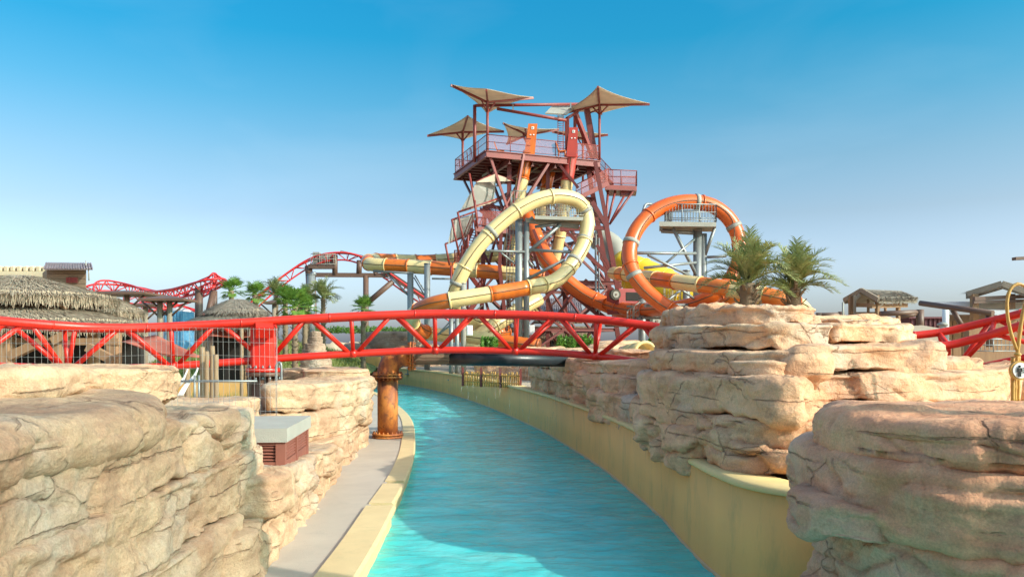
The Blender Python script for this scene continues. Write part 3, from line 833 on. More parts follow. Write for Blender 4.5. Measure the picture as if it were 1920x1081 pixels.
# red column through the track, flange, bolts, brown pillar
c = at(495, 660, 19.65)
col = thing('track_column', 'red box column with bolted flange carrying the track on a brown pillar', 'column', (c.x, c.y, .3))
zt, zf = at(0, 606, 19.65).z, at(0, 693, 19.65).z
mb = MB(); mb.box((c.x, c.y, (zt+zf)/2), (.56,.62,zt-zf), .12, .07); part('column_shaft', mb, M['red'], col)
mb = MB(); mb.beam((c.x+.1,c.y-.35,zt-.05), (c.x+.2,c.y-.6,zt-.25), .4, .3); part('saddle', mb, M['red'], col)
mb = MB(); mb.lathe((c.x, c.y, zf), [(.42,-.05),(.43,-.03),(.43,.03),(.42,.045)], 28); part('flange', mb, M['red'], col)
mb = MB(); mb.lathe((c.x, c.y, zf-.11), [(.42,-.045),(.43,-.02),(.43,.03),(.42,.05)], 28); part('base_flange', mb, M['brown'], col)
for k in range(14):
    a = 2*math.pi*k/14
    q = Vector((c.x+.375*math.cos(a), c.y+.375*math.sin(a), zf))
    mb = MB(); mb.lathe(q, [(.03,.045),(.03,.085),(.018,.09),(.018,.12)], 6); mb.lathe(q, [(.016,-.24),(.03,-.235),(.03,-.17)], 6); part('bolt', mb, M['steel'], col)
mb = MB(); mb.lathe((c.x, c.y, .3), [(.34,0),(.32,.6),(.29,zf-.3-.16)], 24); part('pillar', mb, M['brown'], col)
for a in (.5, 2.1, 3.7, 5.3):
    d = Vector((math.cos(a), math.sin(a), 0)); b = Vector((c.x, c.y, 0))
    mb = MB(); mb.poly([b+d*.28+Vector((0,0,zf-.17)), b+d*.42+Vector((0,0,zf-.17)), b+d*.36+Vector((0,0,.9)), b+d*.3+Vector((0,0,.9))], .03); part('gusset', mb, M['brown'], col)

# ================================================================== RUSTY PIPE ACROSS THE RIVER
d0 = 21.6
pb = at(727, 818, d0)
pipe = thing('rusty_pipe', 'rusty orange standpipe with flanged elbow rising from the walkway', 'pipe', (pb.x, pb.y, .262))
zfl, zc = at(0, 704, d0).z, at(0, 667, d0).z
def flange(root, c, ax, r, th, bolts, mat, name='flange'):
    c = Vector(c); ax = Vector(ax).normalized()
    mb = MB(); mb.cyl(c-ax*th, c-ax*.012, r, n=32); f = part(name, mb, mat, root)
    mb = MB(); mb.cyl(c+ax*.012, c+ax*th, r, n=32); part('counter_flange', mb, mat, f)
    u = ax.orthogonal().normalized(); w = ax.cross(u)
    for k in range(bolts):
        a = 2*math.pi*k/bolts; q = c+(u*math.cos(a)+w*math.sin(a))*r*.9
        mb = MB(); mb.cyl(q-ax*(th+.05), q+ax*(th+.05), .02, n=6); part('bolt', mb, mat, f)
mb = MB(); mb.lathe((pb.x, pb.y, 0), [(.275,.27),(.275,zfl-.04)], 36); part('standpipe', mb, M['rust'], pipe)
flange(pipe, (pb.x, pb.y, .33), (0,0,1), .42, .06, 20, M['rust'], 'base_flange')
flange(pipe, (pb.x, pb.y, zfl), (0,0,1), .41, .06, 20, M['rust'])
rb = .48; arc = [Vector((pb.x, pb.y, zfl+.03))]
hd = Vector((1, .10, 0)).normalized()
for k in range(11):
    a = math.pi/2*k/10
    arc.append(Vector((pb.x, pb.y, zc-rb))+hd*(rb*(1-math.cos(a)))+Vector((0,0,rb*math.sin(a))))
arc.append(arc[-1]+hd*.12)
mb = MB(); mb.tube(arc, .285, 32); part('elbow', mb, M['rust'], pipe)
fe = arc[-1]
flange(pipe, fe+hd*.05, hd, .40, .06, 20, M['rust'])
# timber clad sleeve, then the black spray pipe that rains on the river
p0, p1 = fe+hd*.14, fe+hd*1.05
sl = thing('pipe_sleeve', 'weathered timber clad sleeve next to the rusty elbow', 'pipe', p0-Vector((0,0,.25)))
for k in range(16):
    a = 2*math.pi*k/16; o = (Vector((0,0,1))*math.cos(a)+Vector((-hd.y, hd.x, 0))*math.sin(a))*.21
    mb = MB(); mb.beam(p0+o-hd*random.uniform(0,.02), p1+o+hd*random.uniform(0,.05), .078, .05, up=o.normalized()); part('stave', mb, M['wood_h'], sl)
mb = MB(); mb.cyl(p0, p1, .185, n=16); part('core', mb, M['brown'], sl)
e1 = at(1062, 671, 22.6)
sp = thing('spray_pipe', 'long black spray pipe spanning the river beneath the red track', 'pipe', p1)
mb = MB(); mb.cyl(p1-hd*.05-Vector((0,0,.07)), e1-Vector((0,0,.06)), .185, n=24); part('barrel', mb, M['dkpipe'], sp)
mb = MB(); dv = (e1-p1); mb.beam(p1+Vector((0,.0,.17)), e1+Vector((0,0,.17)), .34, .07); part('top_cover', mb, M['conc'], sp)
for k in range(26):
    q = p1+dv*((k+.5)/26); mb = MB(); mb.cyl(q-Vector((0,0,.13)), q-Vector((0,0,.19)), .014, n=6); part('nozzle', mb, M['dkpipe'], sp)
drip_m, nt, out = new_mat('falling_water')
_t = nd(nt, 'ShaderNodeBsdfTransparent'); _d = nd(nt, 'ShaderNodeBsdfPrincipled'); _d.inputs['Base Color'].default_value = (.9,.93,.95,1); _d.inputs['Roughness'].default_value = .15
_m = nd(nt, 'ShaderNodeMixShader'); _m.inputs[0].default_value = .13
nt.links.new(_t.outputs[0], _m.inputs[1]); nt.links.new(_d.outputs[0], _m.inputs[2]); nt.links.new(_m.outputs[0], out.inputs['Surface'])
mb = MB()
for k in range(90):
    q = p1+dv*random.random(); z = q.z-.2-random.random()*1.8; l = random.uniform(.12,.4)
    mb.cyl((q.x+random.uniform(-.03,.03), q.y+random.uniform(-.1,.05), z), (q.x, q.y, max(.03, z-l)), .006, .003, n=5)
dr = mesh_obj('falling_spray', mb.v, mb.f, drip_m, (0,0,0), True); dr['kind'] = 'stuff'; tag(dr, 'thin streaks of water falling from the black spray pipe', 'spray')

# ================================================================== VENT BOX ON THE ROCKS
A = Vector((-2.95, 10.35, 0)); Bv = Vector((-3.14, 12.3, 0)); ax = (Bv-A).normalized(); ay = Vector((-ax.y, ax.x, 0))
vb = thing('vent_box', 'low concrete capped vent box with red brown louvres on the left rocks', 'vent', (A+Bv)/2+Vector((0,0,1.1)))
def vq(a, b, z): return A+ax*a+ay*b+Vector((0,0,z))
def vbox(mb, a0, a1, b0, b1, z0, z1): return mb.hexa([vq(a0,b0,z0),vq(a1,b0,z0),vq(a1,b1,z0),vq(a0,b1,z0),vq(a0,b0,z1),vq(a1,b0,z1),vq(a1,b1,z1),vq(a0,b1,z1)])
mb = MB(); vbox(mb, -.03, 1.98, -.03, .95, 1.45, 1.63); part('concrete_cap', mb, M['conc'], vb)
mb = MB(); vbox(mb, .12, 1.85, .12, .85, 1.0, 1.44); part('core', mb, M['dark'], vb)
for (a0,a1,b0,b1) in ((0,.12,0,.12),(.9,1.0,.0,.1),(1.83,1.95,0,.12),(0,.1,.8,.92)):
    fm = MB(); vbox(fm, a0, a1, b0, b1, 1.0, 1.449); part('corner_post', fm, M['brick_r'], vb)
for side in (0, 1):
    for z0, z1 in ((1.0,1.19),(1.405,1.449)):
        mb = MB()
        if side == 0: vbox(mb, .12, 1.83, .01, .09, z0, z1)
        else: vbox(mb, .01, .09, .12, .8, z0, z1)
        part('frame_rail', mb, M['brick_r'], vb)
    for k in range(5):
        z = 1.205+k*.042; mb = MB()
        if side == 0: mb.hexa([vq(.12,.02,z),vq(1.83,.02,z),vq(1.83,.09,z+.035),vq(.12,.09,z+.035),vq(.12,.02,z+.012),vq(1.83,.02,z+.012),vq(1.83,.09,z+.047),vq(.12,.09,z+.047)])
        else: mb.hexa([vq(.02,.12,z),vq(.02,.8,z),vq(.09,.8,z+.035),vq(.09,.12,z+.035),vq(.02,.12,z+.012),vq(.02,.8,z+.012),vq(.09,.8,z+.047),vq(.09,.12,z+.047)])
        part('louvre_slat', mb, M['brick_r'], vb)

# ================================================================== WELDED MESH FENCE
fd = 12.8
f0, f1 = at(-30, 655, fd).x, at(519, 655, fd).x
fz0, fz1 = 1.45, at(0, 616, fd).z
fence = thing('mesh_fence', 'thin welded wire mesh fence standing on the left rocks before the track', 'fence', (f0, fd, fz0))
nw = 52
for k in range(nw):
    x = f0+(f1-f0)*k/(nw-1)
    sag = .03*math.sin(k*.7)
    mb = MB(); mb.cyl((x+sag*.3, fd+sag, fz0), (x-.02+sag*.2, fd+sag, fz1-.02*math.sin(k*.11)), .0026, n=5, cap=False); part('wire', mb, M['wire'], fence)
for k in range(8):
    z = fz0+(fz1-fz0)*k/7.0
    mb = MB(); mb.tube([(f0+(f1-f0)*i/14, fd+.012+.03*math.sin(i*1.9), z-.02*math.sin(i*.5)) for i in range(15)], .0026, 5); part('wire', mb, M['wire'], fence)
mb = MB(); mb.cyl((f1, fd, 1.2), (f1, fd, fz1+.01), .006, n=6); part('end_wire', mb, M['wire'], fence)

# ================================================================== PALMS
def frond_mesh(name, L, elev, droop, nleaf, ll, mat, wid=.018, seed=0):
    rd = random.Random(seed); mb = MB()
    pts = []; a = elev; p = Vector((0,0,0)); N = 14
    for i in range(N+1):
        pts.append(p.copy()); p = p+Vector((math.cos(a), 0, math.sin(a)))*(L/N); a -= droop/N*(.4+1.2*i/N)
    mb.tube(pts, [L*.014*(1-.85*i/N)+.002 for i in range(N+1)], 5)
    for k in range(nleaf):
        f = .14+.86*(k+.5)/nleaf
        x = f*N; i = min(int(x), N-1); q = pts[i].lerp(pts[i+1], x-i); t = (pts[i+1]-pts[i]).normalized()
        up = Vector((-t.z, 0, t.x))
        l = ll*(.55+.45*math.sin(math.pi*min(1, f*.9+.12)))*rd.uniform(.8, 1.15)
        for sd in (-1, 1):
            ang = R(rd.uniform(32, 58))
            d = (t*math.cos(ang)+Vector((0,sd,0))*math.sin(ang)*.85+up*rd.uniform(.05,.55)).normalized()
            e = q+d*l*.55; tip = e+(d+Vector((0,0,-rd.uniform(.15,.55)))).normalized()*l*.45
            w = d.cross(up).normalized()*wid*l*2.2
            mb.add([q-w*.5, q+w*.5, e+w, tip, e-w], [(0,1,2,4),(4,2,3)])
    me = bpy.data.meshes.new(name); me.from_pydata(mb.v, [], mb.f); me.materials.append(mat); me.update()
    return me
def fan_mesh(name, L, elev, mat, seed=0):
    rd = random.Random(seed); mb = MB(); N = 6; pts = []; a = elev; p = Vector((0,0,0))
    for i in range(N+1):
        pts.append(p.copy()); p = p+Vector((math.cos(a), 0, math.sin(a)))*(L*.55/N); a -= .06
    mb.tube(pts, .02*L, 4)
    q = pts[-1]; t = (pts[-1]-pts[-2]).normalized(); up = Vector((-t.z, 0, t.x)); s = Vector((0,1,0))
    for k in range(17):
        g = R(-105+210*k/16)
        d = (t*math.cos(g)+s*math.sin(g)+up*.15).normalized(); l = L*.55*(.8+.25*math.cos(g))*rd.uniform(.85,1.1)
        w = d.cross(up).normalized()*L*.032
        e = q+d*l*.6; tip = e+(d+Vector((0,0,-.55))).normalized()*l*.4
        mb.add([q, e+w, tip, e-w], [(0,1,2,3)])
    me = bpy.data.meshes.new(name); me.from_pydata(mb.v, [], mb.f); me.materials.append(mat); me.update()
    return me
DATE = {}
def palm(label, base, h, r, kind, seed, group, n=34, lean=(0,0), trunk_r=.16, cat='palm tree'):
    rd = random.Random(seed)
    o = thing('date_palm' if kind == 'd' else 'fan_palm', label, cat, base, group)
    b = Vector(base); top = b+Vector((lean[0], lean[1], h))
    mb = MB(); K = max(6, int(h/.16)); path = []; rs = []
    for k in range(K+1):
        f = k/K; path.append(b.lerp(top, f)); rs.append(trunk_r*(1.0-.2*f)*(1+(.13 if k % 2 else -.06)))
    mb.tube(path, rs, 12); tr_ = part('trunk', mb, M['trunk'], o)
    for k in range(int(18+h*10)):                       # cut leaf bases
        a = rd.uniform(0, 6.28); f = rd.random() if h > .8 else rd.uniform(.0, 1)
        q = b.lerp(top, f); dv = Vector((math.cos(a), math.sin(a), 0)); mb = MB()
        rr0 = trunk_r*.85
        mb.beam(q+dv*rr0*.8, q+dv*(rr0+.10*trunk_r/.16)+Vector((0,0,.14*trunk_r/.16)), .05*trunk_r/.16, .02*trunk_r/.16)
        part('leaf_base', mb, M['trunk'], tr_)
    key = (kind, round(r, 2))
    if key not in DATE:
        if kind == 'd': DATE[key] = [frond_mesh('frond', r*1.12*s, R(e), R(dr), 44, r*.30, M['leaf_d'], .02, i) for i, (e, dr, s) in enumerate([(84,35,.95),(72,60,1.0),(58,85,1.08),(42,95,1.08),(28,85,1.0),(14,70,.85),(66,100,1.08)])]
        else: DATE[key] = [fan_mesh('frond', r*1.25, R(e), M['leaf_f'], i) for i, e in enumerate([75,50,28,5,-20,60])]
    ms = DATE[key]
    for k in range(n):
        me = ms[k % len(ms)]
        f = bpy.data.objects.new('frond', me); COL.objects.link(f); f.parent = o; ORG[f.name] = b
        f.location = top-b+Vector((rd.uniform(-.04,.04), rd.uniform(-.04,.04), rd.uniform(-.08,.03)))
        f.rotation_euler = (rd.uniform(-.12,.12), rd.uniform(-.1,.1), k*2.399+rd.uniform(-.2,.2))
        s = rd.uniform(.85, 1.1); f.scale = (s, s, s)
    return o
b = at(1402, 582, 17.6); palm('larger date palm with a bushy olive crown behind the rock mound top', (b.x, b.y, 3.15), .96, 1.06, 'd', 1, 'date palms on the mound', 36, trunk_r=.2)
b = at(1488, 585, 18.2); palm('smaller date palm right of the bushier one on the rock mound', (b.x, b.y, 3.15), .90, 1.0, 'd', 2, 'date palms on the mound', 36, trunk_r=.19)

def foliage(name, label, cat, cpts, size, n, leaf, mat, loc, group=None, seed=0):
    rd = random.Random(seed); mb = MB()
    for k in range(n):
        c = Vector(rd.choice(cpts))
        v = Vector((rd.gauss(0,1), rd.gauss(0,1), rd.gauss(0,1))); v = v.normalized()*(rd.random()**.4)
        p = c+Vector((v.x*size[0], v.y*size[1], abs(v.z)*size[2]))
        a = Vector((rd.gauss(0,1), rd.gauss(0,1), rd.gauss(.3,.8))).normalized(); u = a.orthogonal().normalized(); w = a.cross(u)
        l = leaf*rd.uniform(.6,1.3)
        mb.add([p-u*l, p+w*l*.45, p+u*l, p-w*l*.45], [(0,1,2,3)])
    for c in cpts:
        for k in range(3): mb.cyl(Vector(c), Vector(c)+Vector((rd.uniform(-.3,.3)*size[0], rd.uniform(-.3,.3)*size[1], size[2]*.7)), .02, n=5)
    return single(name, mb, mat, label, cat, loc, group)

# ================================================================== SHADE CASTER (unseen net, added to cast soft shade on the left rocks)
hb = thing('shade_caster_net', 'unseen sand coloured net on masts, added to cast soft shade on the left rocks', 'shade sail', (9.6, -1, 0))
cn = [Vector((6.4,3.9,8.0)), Vector((11.6,1.15,8.0)), Vector((11.6,-7,8.3)), Vector((6.4,-4.5,8.3))]
N = 10; vs = []
for i in range(N+1):
    for j in range(N+1):
        u, v = i/N, j/N
        vs.append(cn[0]*(1-u)*(1-v)+cn[1]*u*(1-v)+cn[2]*u*v+cn[3]*(1-u)*v-Vector((0,0,.5*math.sin(math.pi*u)*math.sin(math.pi*v))))
mb = MB(); mb.add(vs, [(i*(N+1)+j,(i+1)*(N+1)+j,(i+1)*(N+1)+j+1,i*(N+1)+j+1) for i in range(N) for j in range(N)], True)
part('net', mb, mesh_mat('shade_caster_cloth', (.62,.50,.36), .56), hb)
for c_ in cn:
    mb = MB(); mb.cyl((c_.x, c_.y, -1), c_, .12, n=10); part('mast', mb, M['brown'], hb)
# ================================================================== SLIDE TOWER
TL = at(912, 281, 58.0); ZP = TL.z
U = Vector((.937, .349, 0)); Vv = Vector((-.349, .937, 0))
def T(a, b, z): return Vector((TL.x, TL.y, 0))+U*a+Vv*b+Vector((0,0,z))
GZ = 1.12
tw = thing('slide_tower', 'tall maroon steel water slide tower with open top deck and zigzag stairs', 'tower', T(5, 4, GZ))
def tp(name, mb, mat, parent=None): return part(name, mb, mat, parent or tw)
mr, ml = M['maroon'], M['maroon_l']
PW, PD = 9.2, 8.3
mb = MB(); mb.hexa([T(0,0,ZP-.12),T(PW,0,ZP-.12),T(PW,PD,ZP-.12),T(0,PD,ZP-.12),T(0,0,ZP-.02),T(PW,0,ZP-.02),T(PW,PD,ZP-.02),T(0,PD,ZP-.02)])
deck = tp('deck', mb, M['steelw'])
for (a, b) in (((0,0),(PW,0)),((PW,0),(PW,PD)),((PW,PD),(0,PD)),((0,PD),(0,0))):
    mb = MB(); mb.ibeam(T(*a,ZP-.28), T(*b,ZP-.28), .22, .5); tp('edge_beam', mb, ml)
for k in range(1, 9):
    mb = MB(); mb.ibeam(T(.1,PD*k/9,ZP-.34), T(PW-.1,PD*k/9,ZP-.34), .14, .3); tp('joist', mb, mr)
for k in range(1, 5):
    mb = MB(); mb.ibeam(T(PW*k/5,.1,ZP-.66), T(PW*k/5,PD-.1,ZP-.66), .22, .36); tp('girder', mb, mr)
for (x0,y0,d0_,x1,y1,d1_) in ((905,330,63,960,292,60),(1000,322,62,1110,318,64),(985,330,63,1020,305,61),(960,300,59.5,1105,305,62)):
    mb = MB(); mb.cyl(at(x0,y0,d0_), at(x1,y1,d1_), .09, n=8); tp('drain_pipe', mb, M['steelw'])
# legs, ring beams and bracing
LEG = {}
for (a, b, da, db) in ((2.3,1.4,-.2,-.3),(8.7,1.2,2.9,-.6),(2.3,7,-.3,.6),(8.7,7.2,1.5,.6)):
    LEG[(a,b)] = lambda z, a=a, b=b, da=da, db=db: T(a+da*(1-(z-GZ)/(ZP-GZ)), b+db*(1-(z-GZ)/(ZP-GZ)), z)
    f = LEG[(a,b)]
    mb = MB(); mb.ibeam(f(GZ), f(ZP-.5), .34, .34); tp('leg', mb, mr)
for (a, b) in ((5.4,1.3),(5.5,7.1)):
    mb = MB(); mb.ibeam(T(a,b,GZ), T(a,b,ZP-.5), .28, .28); tp('leg', mb, mr)
    for z0, z1 in zip((GZ+.1,4.2,7.55,11.5), (4.2,7.55,11.5,14.4)):
        for sx in (-1, 1):
            for (p, q) in ((T(a,b,z0), T(a+sx*3.1,b+1.5,z1)), (T(a,b,z1), T(a+sx*3.1,b+1.5,z0))):
                mb = MB(); mb.beam(p, q, .13, .13); tp('brace', mb, mr)
LV = [GZ+.1, 4.2, 7.55, 11.5, 14.4, ZP-.9]
order = [(2.3,1.4),(8.7,1.2),(8.7,7.2),(2.3,7)]
for i in range(4):
    f, g = LEG[order[i]], LEG[order[(i+1) % 4]]
    for z in LV[1:5]:
        mb = MB(); mb.ibeam(f(z), g(z), .22, .26); tp('ring_beam', mb, mr)
    for k, (z0, z1) in enumerate(zip(LV, LV[1:])):
        if k == 4: continue
        m0, m1 = f(z0).lerp(g(z0), .5), f(z1).lerp(g(z1), .5)
        if k % 2 == 0: segs = ((f(z0), m1), (g(z0), m1))
        else: segs = ((m0, f(z1)), (m0, g(z1)))
        for (p, q) in segs:
            mb = MB(); mb.beam(p, q, .17, .17); tp('brace', mb, mr)
for (x0,y0,da,x1,y1,db,w,m_) in ((1032,300,60,987,372,58.5,.2,mr),(1042,300,60.3,1084,352,60,.2,mr),(916,285,58.3,952,392,58.8,.17,ml),(982,288,59,967,372,58.6,.17,ml),(882,326,64.5,895,412,61,.15,ml),(867,332,65.5,884,366,63,.15,mr),(908,300,62,946,400,60,.16,mr),(940,300,60,922,330,61,.14,mr),(966,372,58.6,940,420,59,.14,ml),(1000,435,59.5,960,480,59,.16,mr),(1040,596,58,1100,524,58.5,.2,mr),(1160,612,58,1060,540,58.5,.2,mr),(1055,425,59,1130,505,59,.2,mr),(1118,470,59,1165,540,59,.2,mr),(940,400,59,970,345,60,.13,ml),(957,440,59,930,560,60,.2,mr),(1000,470,60,1040,600,60,.2,mr),(905,470,62,965,590,61,.17,mr)):
    mb = MB(); mb.beam(at(x0,y0,da), at(x1,y1,db), w, w); tp('strut', mb, m_)
for (x0,y0,x1,y1,w) in ((1110,378,1136,422,.3),(1116,304,1139,424,.26),(1136,420,1169,600,.34),(1119,459,1157,522,.22),(1096,474,1157,527,.24),(1050,430,1138,427,.28),(1057,538,1128,596,.24),(995,582,1046,538,.24),(1092,398,1136,420,.2),(1100,540,1165,600,.2),(1078,604,1150,540,.2),(940,425,937,500,.24),(937,500,950,620,.26),(1000,430,1018,474,.2)):
    mb = MB(); mb.beam(at(x0,y0,57.2), at(x1,y1,57.2), w, w); tp('front_strut', mb, mr)
mb = MB(); mb.ibeam(at(1035,530,57.8), at(1165,530,58.6), .22, .3); tp('ring_beam', mb, mr)

def railing(pts, h, gap, mat, parent, nm='railing', mesh=None, bal=0, r=.028):
    mb = MB()
    for a, b in zip(pts, pts[1:]):
        a, b = Vector(a), Vector(b); up = Vector((0,0,h)); L = (b-a).length; n = max(1, int(round(L/gap)))
        for k in range(n+1): q = a.lerp(b, k/n); mb.cyl(q, q+up, r, n=6)
        mb.cyl(a+up, b+up, r*1.2, n=6); mb.cyl(a+up*.55, b+up*.55, r*.8, n=6); mb.cyl(a+up*.1, b+up*.1, r*.8, n=6)
        if bal:
            for k in range(int(L/bal)): q = a.lerp(b, (k+.5)/int(L/bal)); mb.cyl(q+up*.1, q+up, r*.55, n=5, cap=False)
    o = part(nm, mb, mat, parent)
    if mesh:
        for a, b in zip(pts, pts[1:]):
            a, b = Vector(a), Vector(b); up = Vector((0,0,h))
            mm = MB(); mm.poly([a+up*.1, b+up*.1, b+up, a+up], .012); part('mesh_panel', mm, mesh, o)
    return o
e = .06
for (a, b) in (((e,e),(PW-e,e)),((PW-e,e),(PW-e,PD-e)),((PW-e,PD-e),(e,PD-e)),((e,PD-e),(e,e))):
    railing([T(*a,ZP), T(*b,ZP)], 1.15, 1.9, ml, tw, mesh=M['wired'])
mb = MB()
for k in range(4):
    mb.beam(T(.35,4.2+k*1.1,ZP-.6), T(.15,4.2+k*1.1,ZP+1.1), .07, .07)
tp('screen_post', mb, mr)

# hypar shade sails on masts
def sail(label, ctr, corners, zbase, mat=None, pinch=.14):
    c = at(*ctr); P = ats(corners)
    root = thing('shade_sail', label, 'shade sail', (c.x, c.y, zbase), 'shade sails on the slide tower')
    mb = MB(); mb.cyl((c.x,c.y,zbase), (c.x,c.y,c.z+.15), .10, n=10); part('mast', mb, ml, root)
    for p in P:
        mb = MB(); mb.beam((c.x,c.y,c.z), p, .13, .15); part('arm', mb, ml, root)
        q = Vector((c.x,c.y,c.z-.75)).lerp(Vector(p), .0); mid = c.lerp(p, .18)
        mb = MB(); mb.cyl(q, mid, .06, n=6); part('knee_brace', mb, ml, root)
    N = 14; vs = []
    for i in range(N+1):
        for j in range(N+1):
            x, y = 2*i/N-1, 2*j/N-1
            x, y = x*(1-pinch*(1-y*y)), y*(1-pinch*(1-x*x))
            u, v = (x+1)/2, (y+1)/2
            vs.append(P[0]*(1-u)*(1-v)+P[1]*u*(1-v)+P[2]*u*v+P[3]*(1-u)*v+Vector((0,0,.10)))
    mb = MB(); mb.add(vs, [(i*(N+1)+j, (i+1)*(N+1)+j, (i+1)*(N+1)+j+1, i*(N+1)+j+1) for i in range(N) for j in range(N)], True)
    o = part('membrane', mb, mat or M['sail'], root)
    s = o.modifiers.new('thickness', 'SOLIDIFY'); s.thickness = .02
sail('shade sail with one long arm pointing up left, highest over the tower', (914,192,58.4), [(845,160,57),(912,169,54.5),(1000,184,60),(913,216,63)], ZP)
sail('peaked shade sail over the right end of the tower deck', (1124,197,61.6), [(1052,214,62),(1121,163,57.5),(1218,196,61.5),(1128,214,66.5)], ZP)
sail('low peaked shade sail hanging out past the left of the deck', (867.5,248,65.2), [(801,255,65),(877,218,61.5),(945,247,66),(866,264,70)], ZP-.4)
sail('shade sail behind the orange start box at deck middle', (988,253,66), [(943,231,65),(985,243,63),(1048,243,67),(950,270,69)], ZP)
sail('small shade sail behind the red start box, rear right', (1093,260,68.6), [(1035,247,68),(1090,248,66),(1140,253,68.5),(1096,268,72)], ZP)

# gantry above the deck
gt = thing('deck_gantry', 'red brown steel lifting gantry above the tower deck', 'gantry', T(1, 5, ZP))
def gp(name, p, q, r, sq=False, m_=None):
    mb = MB(); (mb.beam(p, q, r*2, r*2) if sq else mb.cyl(p, q, r, n=10)); part(name, mb, m_ or ml, gt)
pA = at(890,197,60); gp('post', Vector((pA.x,pA.y,ZP-.4)), pA, .13)
gp('runway_beam', at(891,198,60), at(1086,195.5,62), .12); gp('runway_beam', at(932,204,60), at(1062,226,59.5), .12)
gp('leg', at(1100,205,62), at(1116,297,62), .22, True, mr); gp('leg', at(1080,215,60.5), at(1112,296,62), .15, True)
gp('leg', at(1063,222,60), at(1064,283,60.5), .16, True); gp('leg', at(1078,210,61.5), at(1078,285,61.5), .12, True)
gp('brace', at(1063,222,60), at(1083,210,61.5), .12); gp('brace', at(1103,213,62), at(1123,205,61.6), .06)
mb = MB(); mb.poly([at(1022,213,60), at(1036,199,62), at(1084,198,62.5), at(1062,215,60.5)], .1); part('canopy_panel', mb, M['steelw'], gt)
mb = MB(); mb.box(at(962,203,60), (.1,.1,.7)); mb.box(at(1070,198,61), (.1,.1,.5)); mb.box(at(1051,222,60), (.35,.3,.35)); part('hoist', mb, M['steel'], gt)
ld = MB()
for sx in (1046,1056): ld.cyl(at(sx,216,60), at(sx,285,60), .03, n=5)
for k in range(16): ld.cyl(at(1046,219+k*4.2,60), at(1056,219+k*4.2,60), .02, n=5)
part('ladder', ld, ml, gt)

# start boxes
def startbox(label, px, y0, y1, d, lean, mat):
    b = at(px, y1, d); t = at(px+lean, y0, d)
    o = thing('start_box', label, 'start box', (b.x, b.y, ZP))
    b.z = ZP; w = .34
    mb = MB(); mb.hexa([b+Vector((-w-.1,-w,0)), b+Vector((w,-w,0)), b+Vector((w,w,0)), b+Vector((-w-.1,w,0)), t+Vector((-w,-w,-.05)), t+Vector((w,-w,-.05)), t+Vector((w,w,.05)), t+Vector((-w,w,.05))])
    sh = part('shell', mb, mat, o)
    for (fz, sx, sz, m_) in ((.84,.2,.2,M['white']),(.62,.1,.08,M['white'])):
        q = b.lerp(t, fz)+Vector((.02,-w-.02,0))
        for dx in ((0,) if sx > .15 else (-.12,.12)):
            mb = MB(); mb.box(q+Vector((dx,0,0)), (sx,.03,sz)); pl = part('notice', mb, m_, o)
            if sx > .15:
                mb = MB(); mb.box(q+Vector((0,-.02,0)), (.11,.02,.11)); part('symbol', mb, M['steelw'], pl)
    return o
startbox('orange slide start box standing on the tower deck', 994, 233, 281, 59.6, 5, M['orange'])
startbox('red slide start box on the right of the tower deck', 1072, 240, 285, 60.4, 3, M['dullred'])
for (px, lab) in ((938,'deck chair left of the orange start box on the tower'),(1053,'deck chair just left of the red start box')):
    q = at(px, 275, 60); q.z = ZP
    o = thing('deck_chair', lab, 'chair', q)
    mb = MB(); mb.beam(q+Vector((-.25,0,.35)), q+Vector((.3,0,.4)), .6, .06); part('seat', mb, M['orange'], o)
    mb = MB(); mb.beam(q+Vector((-.2,0,.35)), q+Vector((-.45,0,1.05)), .6, .06); part('backrest', mb, M['orange'], o)
    for sx in (-.22,.25):
        for sy in (-.25,.25):
            mb = MB(); mb.cyl(q+Vector((sx,sy,0)), q+Vector((sx,sy,.38)), .03, n=6); part('leg', mb, M['orange'], o)

# stairs: landing on the right, flight, left switchback
def flight(p0, p1, w, n, parent):
    p0, p1 = Vector(p0), Vector(p1); d = p1-p0; h = Vector((d.x, d.y, 0)); s = Vector((-h.y, h.x, 0)).normalized()*w*.5
    for sd in (-1, 1):
        mb = MB(); mb.beam(p0+s*sd, p1+s*sd, .08, .32); part('stringer', mb, ml, parent)
    for k in range(n):
        q = p0+d*((k+.5)/n); mb = MB()
        t = h.normalized()*abs(h.length/n)*.5
        mb.hexa([q-t-s, q+t-s, q+t+s, q-t+s, q-t-s+Vector((0,0,.05)), q+t-s+Vector((0,0,.05)), q+t+s+Vector((0,0,.05)), q-t+s+Vector((0,0,.05))])
        part('tread', mb, M['maroon_l'], parent)
    for sd in (-1, 1): railing([p0+s*sd, p1+s*sd], 1.1, 1.4, ml, parent, mesh=M['wired'])
def landing(pts, parent, thick=.3):
    mb = MB(); P = [Vector(p)-Vector((0,0,thick/2)) for p in pts]; mb.poly(P, thick); part('landing', mb, ml, parent)
    mb = MB(); mb.poly([p-Vector((0,0,thick/2+.04)) for p in P], .08); part('landing_soffit', mb, mr, parent)
    railing(list(pts)+[pts[0]], 1.15, 1.1, ml, parent, mesh=M['wired'])
zl = at(0,346,60).z
Lp = [at(1134,346,60), at(1194,346,60.5), at(1192,346,62.5), at(1140,346,62.5)]
for p in Lp: p.z = zl
landing(Lp, tw)
flight(at(1085,371,59.8), at(1136,346,60.4), 1.1, 9, tw)
flight(at(1138,346,62), at(1110,315,64), 1.1, 9, tw)
for (x0,y0,x1,y1) in ((1155,352,1139,418),(1189,356,1143,420),(1170,368,1145,416),(1140,356,1136,420)):
    mb = MB(); mb.cyl(at(x0,y0,60.6), at(x1,y1,60), .09, n=8); tp('strut', mb, ml if x0 != 1189 else mr)
mb = MB(); mb.box(at(1173,364,61), (.8,.6,.3)); tp('bracket', mb, ml)
zl2 = at(0,428,58.5).z
